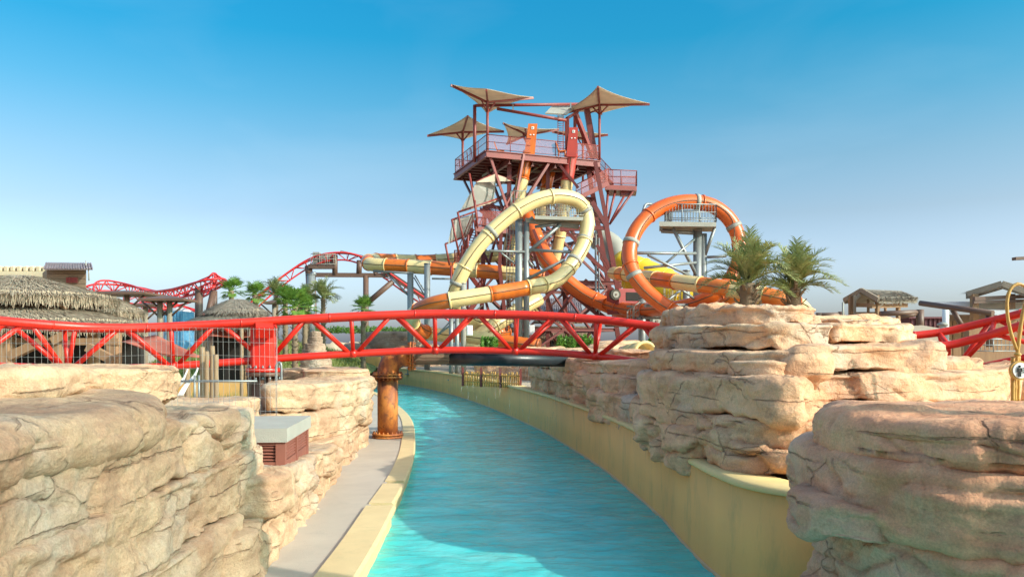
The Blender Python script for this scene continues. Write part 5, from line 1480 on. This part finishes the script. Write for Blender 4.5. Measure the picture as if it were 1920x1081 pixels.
# bamboo posts, hammock, tube handrail on the left
for i, (px, y0, dd, lb) in enumerate(((379,650,17.6,'leftmost bamboo post of the cluster beside the hammock'),(387,658,17.8,'second bamboo post from the left by the hammock'),(398,648,18.2,'tallest bamboo post of the cluster, third along'),(405,664,17.4,'stout bamboo post at the right of the cluster'),(453,615,24,'tall lone bamboo pole before the thatched bar'),(351,690,17.5,'bamboo post behind the hammock'))):
    b = at(px, y0, dd); mb = MB(); K = 8
    mb.tube([(b.x, dd, .24+(b.z-.24)*k/16) for k in range(17)], [.055*(1.12 if k % 3 == 0 else 1) for k in range(17)], 10)
    single('bamboo_post', mb, M['bamboo_g'], lb, 'post', (b.x, dd, .24), 'bamboo posts')
hm = thing('hammock', 'white string hammock slung behind the mesh fence', 'hammock', at(330,735,15.6))
def rope(pts, r, nm): mb = MB(); mb.tube(crom(ats(pts), .08), r, 6); part(nm, mb, M['white'], hm)
for k in range(6):
    rope([(301,690+k*.5,15.4),(306+k,706+k,15.5+k*.05),(322,716+k*2.2,15.6+k*.06),(341,712+k*1.5,15.7+k*.05),(352,692,15.8)], .012, 'cord')
for k in range(4): rope([(371,689,15.3),(366-k,704,15.3),(352-k*2,722,15.2),(342-k*3,742,15.1)], .014, 'cord')
hr = thing('tube_handrail', 'grey tubular handrail behind the left rocks near the bamboo posts', 'handrail', at(380,740,15))
for y in (714,):
    mb = MB(); mb.cyl(at(305,y,15.2), at(482,y,15.2), .02, n=8); part('rail', mb, M['steel'], hr)
for px in (365,373):
    mb = MB(); mb.cyl(at(px,703,15.2), at(px,770,15.2), .022, n=8); part('post', mb, M['steel'], hr)
mb = MB(); c = at(522,680,19)
mb.tube(crom([at(519,735,19),at(518,690,19),at(522,680,19),at(527,684,19),at(528,735,19)], .05), .03, 8); part('loop_bar', mb, M['steel'], hr)
mb = MB()
b = at(455, 715, 26); mb.box((at(420,0,26).x, 26, .9), (6.4,.35,1.5)); single('planter_wall', mb, M['stucco'], 'low sand coloured planter wall behind the fence', 'wall', (at(420,0,26).x, 26, .24))
# cliff-like green bank behind
def grass(name, label, fn, n, h, seed):
    rd = random.Random(seed); mb = MB()
    for k in range(n):
        p = Vector(fn(rd)); a = rd.uniform(0,6.28); w = Vector((math.cos(a), math.sin(a), 0))*rd.uniform(.02,.05); l = h*rd.uniform(.4,1.2)
        t = p+Vector((rd.uniform(-.4,.4)*l, rd.uniform(-.4,.4)*l, l)); mb.add([p-w, p+w, t], [(0,1,2)])
    o = mesh_obj(name, mb.v, mb.f, M['grass'], (0,0,0), False); o['kind'] = 'stuff'; tag(o, label, 'grass')
mb = MB(); Nx, Ny = 30, 14; vs = []
for i in range(Nx+1):
    for j in range(Ny+1):
        x = -27+16*i/Nx; y = 50+16*j/Ny
        z = .24+2.9*math.sin(math.pi*min(1, i/Nx*.95+.03))**.5*min(1, j/Ny*1.8)+.15*math.sin(i*1.3)*math.cos(j*.9)
        vs.append((x, y, z))
mb.add(vs, [(i*(Ny+1)+j,(i+1)*(Ny+1)+j,(i+1)*(Ny+1)+j+1,i*(Ny+1)+j+1) for i in range(Nx) for j in range(Ny)], True)
struct('grass_bank', mb, pm('turf', (.20,.24,.06), .95, (.14,.17,.04), .9, .6, .4, 10, dirt=(.36,.28,.14), dirt_amt=.6))
def bankz(x, y):
    i = (x+27)/16*Nx; j = (y-50)/16*Ny
    return .24+2.9*math.sin(math.pi*min(1, max(0.0, i/Nx*.95+.03)))**.5*min(1, j/Ny*1.8)+.1
def gf(rd): x, y = rd.uniform(-26.5,-11.3), rd.uniform(50.3,63); return (x, y, bankz(x, y)-.05)
grass('grass_tufts', 'short dry green grass on the bank behind the track', gf, 9000, .35, 5)
def gf2(rd): px = rd.uniform(305,545); d = rd.uniform(18.5,25.5); p = at(px, 700, d); return (p.x, d, .24)
grass('meadow_grass', 'yellow green tall grass behind the fence', gf2, 5000, 1.0, 6)
# hedges, conical rock, dunes
def hedge(label, x0, x1, y0, d, h, leaf, n, seed):
    cp = [at(x0+(x1-x0)*k/10, y0, d+.3*(k % 3)) for k in range(11)]; w = (cp[-1].x-cp[0].x)/14
    foliage('hedge', label, 'hedge', cp, (w, .8, h), n, leaf, M['leaf_b'], cp[5], None, seed)
hedge('dark hedge in front of the horizon left of the slides', 705, 775, 622, 84, .6, .1, 1400, 1)
hedge('clipped brown green hedge behind the grass bank', 590, 700, 624, 82, .8, .12, 1800, 2)
cr = thing('conical_rock', 'small brown stacked cone shaped rock below the grey column', 'rock', (at(591,0,46).x, 46, .24))
cx_ = at(591,0,46).x
for k, (r_, a, b) in enumerate(((1.0,.24,1.25),(.9,1.2,1.8),(.85,1.75,2.2),(.72,2.15,2.65),(.58,2.6,3.0),(.46,2.95,3.4),(.33,3.35,3.7))):
    slab(cr, [(cx_+r_*math.cos(t), 46+r_*math.sin(t)) for t in (0,1,2,3,4,5)], a, b, rf, 90+k, .12, .7, rnd=.12)
dn = thing('rock_dune', 'low pale rock ridge beyond the river under the horizon', 'rock', (at(735,0,66).x, 66, .24))
def dq(px, d): p = at(px, 655, d); return (p.x, d)
slab(dn, [dq(655,72.5),dq(700,71.5),dq(760,72),dq(815,73),dq(810,79),dq(660,79)], .3, 3.2, rf, 101, .3, 1.6, rnd=.8)
slab(dn, [dq(690,72),dq(740,71.2),dq(790,72),dq(790,78),dq(690,78)], 2.7, 4.3, rf, 102, .3, 1.4, rnd=.7)
slab(dn, [dq(660,71.5),dq(720,70.8),dq(770,71.5),dq(770,76),dq(660,76)], .3, 2.3, rf, 103, .3, 1.3, rnd=.5)
fw = MB(); a, b = at(656,0,74).x, at(740,0,74).x
fw.box((at(683,0,66).x, 66.4, 1.1), (at(712,0,66).x-at(655,0,66).x, .6, 1.9)); fw.box((at(591,0,66).x, 66.4, 1.0), (at(615,0,66).x-at(567,0,66).x, .6, 1.5))
single('far_pool_wall', fw, M['stucco'], 'olive pool wall closing the far end of the river', 'wall', (at(660,0,66).x, 66.4, .2))
pw = MB(); pw.box((at(636,0,72).x, 75, 1.0), (3.6,9,.9)); single('far_splash_pool', pw, M['water'], 'pale blue pool seen through the gap in the far wall', 'pool', (at(636,0,72).x, 75, .5))
# palms of the background
BP = [('fan palm with round green head right of the helix', 434, 553, 545, 52, 'f', .8), ('fan palm just above the thatched bar roof', 479, 560, 552, 50, 'f', .75), ('broad fan palm in front of the grey column', 553, 598, 575, 48, 'f', 1.1), ('second fan palm left behind the broad one', 535, 580, 557, 56, 'f', .8), ('fan palm just right of the broad one', 572, 590, 580, 52, 'f', .85), ('date palm with clear trunk right of the grey column', 606, 560, 560, 60, 'd', 1.55), ('dusky date palm under the coaster hill slope', 518, 560, 553, 66, 'd', 1.5), ('small fan palm beside the brown coaster post', 681, 578, 578, 58, 'f', .85), ('faint date palm behind the broad fan palm', 577, 560, 560, 66, 'd', 1.3)]
for i, (lb, px, yy, yt, d, kd, r_) in enumerate(BP):
    t = at(px, yt, d); palm(lb, (t.x, d, .24), t.z-.24, r_, kd, 20+i, 'background palms', 26 if kd == 'f' else 34, trunk_r=.2)
# far terrain behind
for (px0, px1, d, h, s) in ((500,760,150,3.5,1),):
    mb = MB(); n = 40; vs = []
    for i in range(n+1):
        x = at(px0+(px1-px0)*i/n, 0, d).x; z = h+.5*math.sin(i*1.1)+.3*math.sin(i*2.7)
        vs += [(x, d, .5), (x, d, z), (x, d+40, z-.5)]
    mb.add(vs, [(3*i+k, 3*i+3+k, 3*i+4+k, 3*i+1+k) for i in range(n) for k in (0,1)], True); struct('far_dune', mb, M['sand'])

# ================================================================== BACKGROUND: CENTRE
wh = thing('corrugated_shed', 'shed with faded mauve corrugated roof behind the tower legs', 'building', (at(1045,0,72).x, 73, GZ))
mb = MB(); mb.box((at(1045,0,74).x, 76, 2.6), (6.2,5,4.4)); part('wall', mb, M['rustw'], wh)
q = [at(985,588,72), at(1092,588,72), at(1088,560,77), at(995,560,77)]
mb = MB(); mb.poly(q, .12); rf2 = part('roof', mb, M['corr'], wh)
for k in range(28):
    f = k/27; mb = MB(); mb.beam(q[0].lerp(q[1], f)+Vector((0,-.05,.09)), q[3].lerp(q[2], f)+Vector((0,0,.09)), .08, .06); part('roof_rib', mb, M['corr'], rf2)
mb = MB(); mb.box((at(1030,0,70).x, 70, 2.4), (.9,.1,1.9)); part('door', mb, M['dark'], wh)
k2 = thing('rusty_kiosk', 'small rusty sheet metal kiosk under the shed roof', 'kiosk', (at(1045,0,62).x, 62, GZ))
mb = MB(); mb.box((at(1047,0,62).x, 63, 2.4), (3.8,2,2.6)); part('wall', mb, M['rustw'], k2)
mb = MB(); mb.poly([at(1000,605,61.5), at(1092,605,61.5), at(1080,594,63.5), at(1010,594,63.5)], .12); part('roof', mb, M['rustw'], k2)
mb = MB(); mb.box((at(1036,0,62).x, 61.96, 2.2), (.18,.1,2.2)); part('door_gap', mb, M['dark'], k2)
bd = MB(); c = at(947,610,60); bd.box(c, (1.0,.1,1.3)); o = single('blue_door', bd, M['blue'], 'worn blue door panel between the lower slides', 'door', c-Vector((0,0,.6)))
for (px, py, d, lb) in ((880.5,619,47.5,'white control box beside the slim post under the loop'),(997,618,50,'white control box on the twin grey column')):
    c = at(px, py, d); ob = thing('control_box', lb, 'control box', c-Vector((0,0,.3)))
    mb = MB(); mb.box(c, (.36,.22,.6), 0, .02); part('case', mb, M['white'], ob)
    mb = MB(); mb.box(c+Vector((.02,-.115,0)), (.28,.02,.5)); part('door', mb, M['white'], ob)
for i, (x0,x1,y,d,h,lb) in enumerate(((1050,1108,642,42,.75,'bright green shrub row below the tower'),(1222,1256,646,32,.9,'green shrub beside the red track and the mound'),(905,930,640,44,.6,'small flowering shrub below the loop'))):
    cp = [at(x0+(x1-x0)*k/5, y, d+.25*(k % 2)) for k in range(6)]
    for p in cp: p.z -= .3
    foliage('shrub', lb, 'shrub', cp, ((cp[-1].x-cp[0].x)/7, .5, h), 1500, .09, M['leaf_b'], cp[2], 'shrubs by the slides', 40+i)
rk = thing('rubble_ridge', 'low row of tan boulders in front of the tower base', 'rock', (at(1050,0,40).x, 40, GZ))
for k, (x0,x1,d,z1) in enumerate(((890,990,44,2.6),(980,1060,40,2.75),(1040,1110,37,2.7),(1100,1180,38,2.9),(1160,1260,35,2.8),(1110,1200,42,3.1))):
    slab(rk, [dq(x0,d),dq((x0+x1)/2,d-.8),dq(x1,d),dq(x1-10,d+2.2),dq(x0+10,d+2.2)], 1.0, z1, rr, 110+k, .14, 1.2, rnd=.5, name='boulder')
for i, (px, py, d, r_, lb) in enumerate(((1212,664,30,.52,'upright concrete ring lying left by the red track end'),(1196,660,33,.42,'smaller concrete ring behind the larger one'))):
    c = at(px, py, d); mb = MB(); ax_ = Vector((.35,-1,.1)).normalized()
    u = ax_.orthogonal().normalized(); w_ = ax_.cross(u); n = 28; vs = []
    for (rad_, l) in ((r_,0),(r_,.7),(r_*.8,.7),(r_*.8,0)):
        for k in range(n): vs.append(c-ax_*l+(u*math.cos(2*math.pi*k/n)+w_*math.sin(2*math.pi*k/n))*rad_)
    mb.add(vs, [(a*n+k, a*n+(k+1) % n, ((a+1) % 4)*n+(k+1) % n, ((a+1) % 4)*n+k) for a in range(4) for k in range(n)], True)
    single('concrete_ring', mb, M['cap'], lb, 'pipe ring', c-Vector((0,0,r_)))
bf = thing('bamboo_fence', 'short bamboo stake fence on the sandy path beyond the spray pipe', 'fence', (at(920,0,33).x, 33, 1.12))
a, b = at(868,705,34), at(976,708,31.5)
for k in range(34):
    q = a.lerp(b, k/33); h = random.uniform(.46,.58)
    mb = MB(); mb.cyl((q.x,q.y,1.12), (q.x+random.uniform(-.02,.02),q.y,1.18+h), .028, n=6); part('stake', mb, M['bamboo'], bf)
for z in (1.3,1.6):
    mb = MB(); mb.cyl((a.x,a.y-.04,z), (b.x,b.y-.04,z), .025, n=6); part('rail', mb, M['bamboo'], bf)
for k in range(4):
    q = a.lerp(b, k/3.0); mb = MB(); mb.box((q.x,q.y-.05,1.5), (.09,.09,.8)); part('post', mb, M['maroon'], bf)
# derelict red truck on the rocks
tr = thing('wrecked_truck', 'wrecked red truck with big wheels propped under the slides', 'truck', at(1225,622,54))
def trb(nm, px, py, d, size, rz, m_, tx=0): mb = MB(); mb.box(at(px,py,d), size, rz, .08); o = part(nm, mb, m_, tr); return o
trb('cab', 1180,566,55,(2.6,1.9,1.7),.3,M['truck']); trb('bonnet', 1225,580,54.5,(2.4,1.8,1.0),.3,M['truck']); trb('bumper', 1262,600,53.8,(.3,2.0,.4),.3,M['brown']); trb('chassis', 1200,607,54.5,(4.8,1.2,.4),.3,M['brown']); trb('flat_bed', 1270,606,55.5,(3.2,1.8,.8),.3,M['truck'])
trb('windscreen', 1190,556,54.1,(1.4,.1,.6),.3,M['dark'])
for (px,py,d,r_) in ((1153,552,53.6,.36),(1229,602,53,.50),(1255,615,53,.42),(1302,607,54,.4)):
    c = at(px,py,d); mb = MB(); mb.cyl(c+Vector((.05,-.14,0)), c+Vector((-.05,.2,0)), r_, n=24); w_ = part('wheel', mb, M['tyre'], tr)
    mb = MB(); mb.cyl(c+Vector((.06,-.17,0)), c+Vector((.04,-.1,0)), r_*.62, n=20); part('rim', mb, M['steelw'], w_)
    mb = MB(); mb.cyl(c+Vector((.07,-.2,0)), c+Vector((.05,-.15,0)), r_*.2, n=10); part('hub', mb, M['brown'], w_)
# stairs and grey walkway railings near the truck
gs = thing('grey_stair', 'small grey steel stair with railings near the truck', 'stair', at(1195,620,51))
railing([at(1176,612,51), at(1200,595,51)], 1.0, .5, M['steelw'], gs, bal=.15); railing([at(1200,595,51), at(1240,595,51)], .9, .6, M['steelw'], gs, bal=.2)
mb = MB(); mb.beam(at(1176,614,51), at(1202,596,51), .8, .2); part('stringer', mb, M['steelw'], gs)
mb = MB(); mb.beam(at(1200,596,51), at(1242,596,51), .8, .12); part('landing', mb, M['steelw'], gs)
railing([at(1245,572,50), at(1276,572,50)], 1.1, .5, M['steelw'], gs, bal=.16)

# ================================================================== BACKGROUND: RIGHT
tz = 3.7
mb = MB(); n = 24; vs = []
for i in range(n+1):
    for j, (y, z) in enumerate(((33,1.1),(36,tz-.25),(38,tz),(62,tz),(66,1.1))):
        vs.append((13+26*i/n+.2*math.sin(i), y+.3*math.sin(i*1.7), z+.12*math.sin(i*2.1+j)))
mb.add(vs, [(i*5+k,(i+1)*5+k,(i+1)*5+k+1,i*5+k+1) for i in range(n) for k in range(4)], True); struct('raised_terrace', mb, M['sand'])
gz = thing('gazebo', 'open timber gazebo with thatched gable roof behind the rock mound', 'gazebo', (at(1650,0,41).x, 41, tz))
def gable(root, A0, A1, B0, B1, R0, R1, mat, ns, seed, wd=.016):
    """A0-A1 near eave, B0-B1 far eave, R0-R1 ridge"""
    mb = MB(); up = Vector((0,0,-.22))
    mb.hexa([A0+up, A1+up, R1+up, R0+up, A0, A1, R1, R0]); mb.hexa([B0+up, B1+up, R1+up*1.02, R0+up*1.02, B0, B1, R1+Vector((0,0,.004)), R0+Vector((0,0,.004))])
    rf_ = part('roof', mb, mat, root)
    def fn(a, f):
        near_ = fn.rd.random() < .6
        e0, e1 = (A0, A1) if near_ else (B0, B1)
        r_, e_ = R0.lerp(R1, a), e0.lerp(e1, a); p = r_.lerp(e_, f); dn_ = (e_-r_).normalized()
        nn = (R1-R0).normalized().cross(dn_); nn = nn if nn.z > 0 else -nn
        return p, dn_, nn
    fn.rd = random.Random(seed+5)
    thatch_skin(fn, ns*2, .30, wd, lambda a: fn(a, .99), ns//3, .22, mat, rf_, seed)
A0, A1 = at(1587,561,38.6), at(1716,560,41)
A0 = at(1648,560,38.8); A1 = at(1720,559,40.6); R0 = at(1616,542,40.2); R1 = at(1690,545,42.4); B0 = at(1583,561,41.6); B1 = at(1660,560,44)
gable(gz, A0, A1, B0, B1, R0, R1, M['thatch_d'], 1800, 3)
for (p, q) in ((A0, R0), (B0, R0)):
    mb = MB(); mb.beam(p+Vector((-.05,-.1,-.05)), q+Vector((-.05,-.1,-.05)), .12, .22); part('barge_board', mb, M['wood_g'], gz)
for i, (px, d) in enumerate(((1595,40.8),(1602.5,40),(1645,39.2),(1684,40.4),(1628,42),(1660,43))):
    t = at(px, 563, d); mb = MB(); w = .19 if i in (0,2,3) else .13; mb.box((t.x, d, (t.z+tz-.3)/2+.1), (w,w,t.z-tz+.6), .3, .03); part('post', mb, M['wood'] if i % 3 != 1 else M['wood_g'], gz)
for (x0,y0,x1,y1,d) in ((1647,575,1660,562,39.2),(1684,574,1672,562,40.3),(1684,574,1697,562,40.5),(1602,562,1612,552,40),(1640,563,1628,553,39.5)):
    mb = MB(); mb.beam(at(x0,y0,d), at(x1,y1,d), .12, .14); part('brace', mb, M['wood_g'], gz)
mb = MB(); mb.beam(A0+Vector((-.3,.2,-.35)), A1+Vector((-.5,.1,-.35)), .14, .2); part('eave_beam', mb, M['wood'], gz)
mb = MB(); mb.beam(B0+Vector((.4,0,-.3)), A0+Vector((-.2,.2,-.3)), .14, .2); part('tie_beam', mb, M['wood'], gz)
for k in range(16):
    q = at(1600,590,40.6).lerp(at(1645,590,39.4), k/15); mb = MB(); mb.beam(q+Vector((0,0,-.5)), q+Vector((0,0,.12)), .05, .04); part('baluster', mb, M['bamboo_g'], gz)
mb = MB(); mb.beam(at(1598,586,40.6), at(1648,586,39.4), .08, .08); part('balustrade_rail', mb, M['wood'], gz)
lf = thing('log_fence', 'brown log rail fence on the terrace behind the mound', 'fence', at(1600,600,39))
for (x0,y0,x1,y1,r_) in ((1533,590,1582,589,.10),(1533,597,1580,597,.06),(1650,588,1724,585,.13),(1690,593,1722,588,.1)):
    mb = MB(); mb.cyl(at(x0,y0,38.6), at(x1,y1,38.6), r_, n=10); part('log_rail', mb, M['brown'], lf)
for (px, y0, y1, r_) in ((1535,586,604,.14),(1577,584,604,.14),(1725,580,625,.18)):
    mb = MB(); mb.cyl(at(px,y1,38.6), at(px,y0,38.6), r_, n=10); part('log_post', mb, M['brown'], lf)
def pole(name, label, cat, px, y0, y1, d, r_, mat, cap=None):
    b, t = at(px,y1,d), at(px,y0,d); o = thing(name, label, cat, b); mb = MB(); mb.cyl(b, t, r_, n=10); part('shaft', mb, mat, o)
    mb = MB(); mb.lathe(b, [(r_*1.6,0),(r_*1.6,.04)], 10); part('base', mb, mat, o)
    if cap: mb = MB(); mb.lathe(t, [(cap,-.02),(cap,.04),(cap*.3,.10)], 14); part('head', mb, M['steelw'], o)
pole('sail_post', 'white post under the pale sail right of the gazebo', 'post', 1773, 579, 640, 26, .10, M['white'])
pole('bollard_lamp', 'short white bollard light left of the white post', 'lamp', 1767.5, 609, 640, 26, .07, M['white'], .17)
pole('marker_post', 'thin grey marker post left of the gazebo', 'post', 1580.5, 566, 605, 38, .05, M['steelw'])
dw = thing('maroon_building', 'long low dark maroon wall with sandy base behind the white post', 'building', (at(1790,0,46).x, 46, 1.12))
xa, xb = at(1705,0,46).x, at(1925,0,46).x; zt, zm = at(0,597,46).z, at(0,618,46).z
mb = MB(); mb.box(((xa+xb)/2, 47, (zt+zm)/2), (xb-xa,2,zt-zm)); up_ = part('upper_wall', mb, M['dkred'], dw)
mb = MB(); mb.box(((xa+xb)/2, 47, (1.12+zm)/2), (xb-xa-.02,1.9,zm-1.12)); part('lower_wall', mb, M['wallc'], dw)
for k in range(26):
    mb = MB(); mb.box((xa+(xb-xa)*(k+.5)/26, 45.97, (zt+zm)/2), (.08,.08,zt-zm)); part('rib', mb, M['dkred'], up_)
mb = MB(); mb.box(((xa+xb)/2, 46.9, zt+.05), (xb-xa+.2,2.2,.1)); part('coping', mb, M['dkred'], dw)
sailp('wide white shade sail behind the brown log beam at right', [(1735,567,33),(1960,563,33),(1960,594,25),(1855,590,25)], cloth_mat('white_sail_cloth', (.85,.85,.85), .6), 'shade sail', 'white_sail', .1)
lb_ = thing('log_trellis', 'sloping brown log beam on a forked post at the right', 'frame', at(1850,640,24))
for (x0,y0,d0_,x1,y1,d1_,r_) in ((1725,568,25,1862,587,23,.085),(1855,586,23.2,1856,650,23.2,.1),(1786,580,24.2,1808,618,24.2,.075)):
    mb = MB(); mb.cyl(at(x0,y0,d0_), at(x1,y1,d1_), r_, n=12); part('log', mb, M['brown'], lb_)
h3 = thing('timber_lodge', 'timber lodge with a gabled thatch edge roof at the right border', 'hut', (at(1890,0,30).x, 30, 1.12))
Ra, Rb = at(1876,529,29), at(1890,529,34); Aa, Ab = at(1945,552,28.6), at(1960,551,33.5); Ba, Bb = at(1811,549,29.6), at(1825,549,34.5)
gable(h3, Aa, Ab, Ba, Bb, Ra, Rb, M['thatch_d'], 1200, 7)
for (p, q) in ((Aa, Ra), (Ba, Ra)):
    mb = MB(); mb.beam(p+Vector((0,-.08,-.05)), q+Vector((0,-.08,-.05)), .1, .2); part('barge_board', mb, M['wood_g'], h3)
for (x0,y0,x1,y1,w) in ((1826,560,1930,555,.14),(1825,566,1930,563,.1)):
    mb = MB(); mb.beam(at(x0,y0,29.2), at(x1,y1,29.2), w, w); part('tie_beam', mb, M['brown'], h3)
for px in (1827,1895):
    t = at(px,551,29.4); mb = MB(); mb.box((t.x,29.4,(t.z+1.1)/2), (.22,.22,t.z-1.1)); part('post', mb, M['wood'], h3)
mb = MB(); t = at(1872,0,31).x; mb.box((t, 32, 2.6), (3.2,.2,2.9)); part('wall', mb, M['wood_h'], h3)
for k in range(9):
    mb = MB(); mb.box((t-1.5+k*.37, 31.86, 2.5), (.33,.06,2.6)); part('plank', mb, M['wood'], h3)
mb = MB(); b = at(1905,0,24); mb.box((b.x, 24, at(0,612,24).z-.9), (3.0,.3,2.0)); single('plank_screen', mb, M['wood'], 'reddish timber wall behind the red track at right border', 'wall', (b.x, 24, 1.12))
mr_ = thing('metal_handrail', 'thin grey handrail behind the right end of the red track', 'handrail', at(1860,650,21))
railing([at(1820,660,21), at(1905,660,21)], .35, .5, M['steel'], mr_, bal=.1, r=.015)
rt = thing('rubble_bank', 'sandy rocks under the right end of the red track', 'rock', (at(1860,0,17).x, 17, 1.12))
slab(rt, [dq(1800,16.5),dq(1850,15.5),dq(1930,15),dq(1990,15),dq(1990,19),dq(1810,19)], 1.0, 2.1, rr, 131, .08, 1.2, rnd=.4, name='boulder')
slab(rt, [dq(1850,17.5),dq(1895,17),dq(1960,17),dq(1960,20),dq(1860,20)], 1.9, 2.3, rr, 132, .08, 1.2, rnd=.4, name='boulder')
fe_ = MB(); fe_.beam(at(1901,485,24), at(1990,480,24), .2, .09); o = single('beam_end', fe_, M['brown'], 'end of a flat brown roof beam entering at upper right', 'beam', at(1901,485,24))
# bamboo hoop with the round pictogram sign
sg = thing('hoop_sign', 'golden bamboo hoop post with a round white pictogram sign at right edge', 'sign', at(1903,752,9.6))
def bam(pts, r_, nm):
    P = crom(ats(pts), .035); mb = MB(); mb.tube(P, [r_*(1.18 if k % 5 == 0 else 1) for k in range(len(P))], 12); part(nm, mb, M['bamboo'], sg)
bam([(1903,752,9.6),(1904,700,9.6),(1908,660,9.6),(1914,610,9.6),(1922,570,9.6),(1930,545,9.6)], .022, 'bamboo_pole')
bam([(1906,655,9.6),(1896,625,9.58),(1889,590,9.56),(1889,560,9.56),(1896,540,9.57),(1910,532,9.58),(1928,540,9.58)], .019, 'bamboo_hoop')
bam([(1899,752,9.55),(1899,668,9.55)], .022, 'bamboo_stake'); bam([(1909,752,9.62),(1910,665,9.62)], .02, 'bamboo_stake')
sc_ = at(1913,694,9.45)
def disc(r_, y, th, nm, m_, par):
    mb = MB(); mb.cyl((sc_.x, sc_.y-y, sc_.z), (sc_.x, sc_.y-y+th, sc_.z), r_, n=32); return part(nm, mb, m_, par)
bd_ = disc(.115, .0, .04, 'sign_rim', M['bamboo'], sg); fc = disc(.092, .012, .012, 'sign_face', M['white'], bd_)
mb = MB(); c = sc_+Vector((-.02,-.02,0)); mb.lathe(c+Vector((0,0,.048)), [(.004,-.014),(.013,-.007),(.015,0),(.013,.008),(.004,.014)], 12)
mb.box(c+Vector((0,0,.006)), (.036,.01,.05), 0, .004)
for s in (-1,1): mb.box(c+Vector((s*.0245,0,.006)), (.009,.01,.046)); mb.box(c+Vector((s*.010,0,-.045)), (.014,.01,.055))
part('pictogram', mb, M['black'], bd_)
mb = MB()
for k in range(3): mb.box(sc_+Vector((.04,-.02,.03-k*.025)), (.04,.01,.006))
part('sign_text', mb, M['black'], bd_)
mb = MB(); mb.lathe(at(1908,664,9.5), [(.03,-.02),(.045,0),(.03,.02)], 12); part('knot', mb, M['bamboo'], sg)
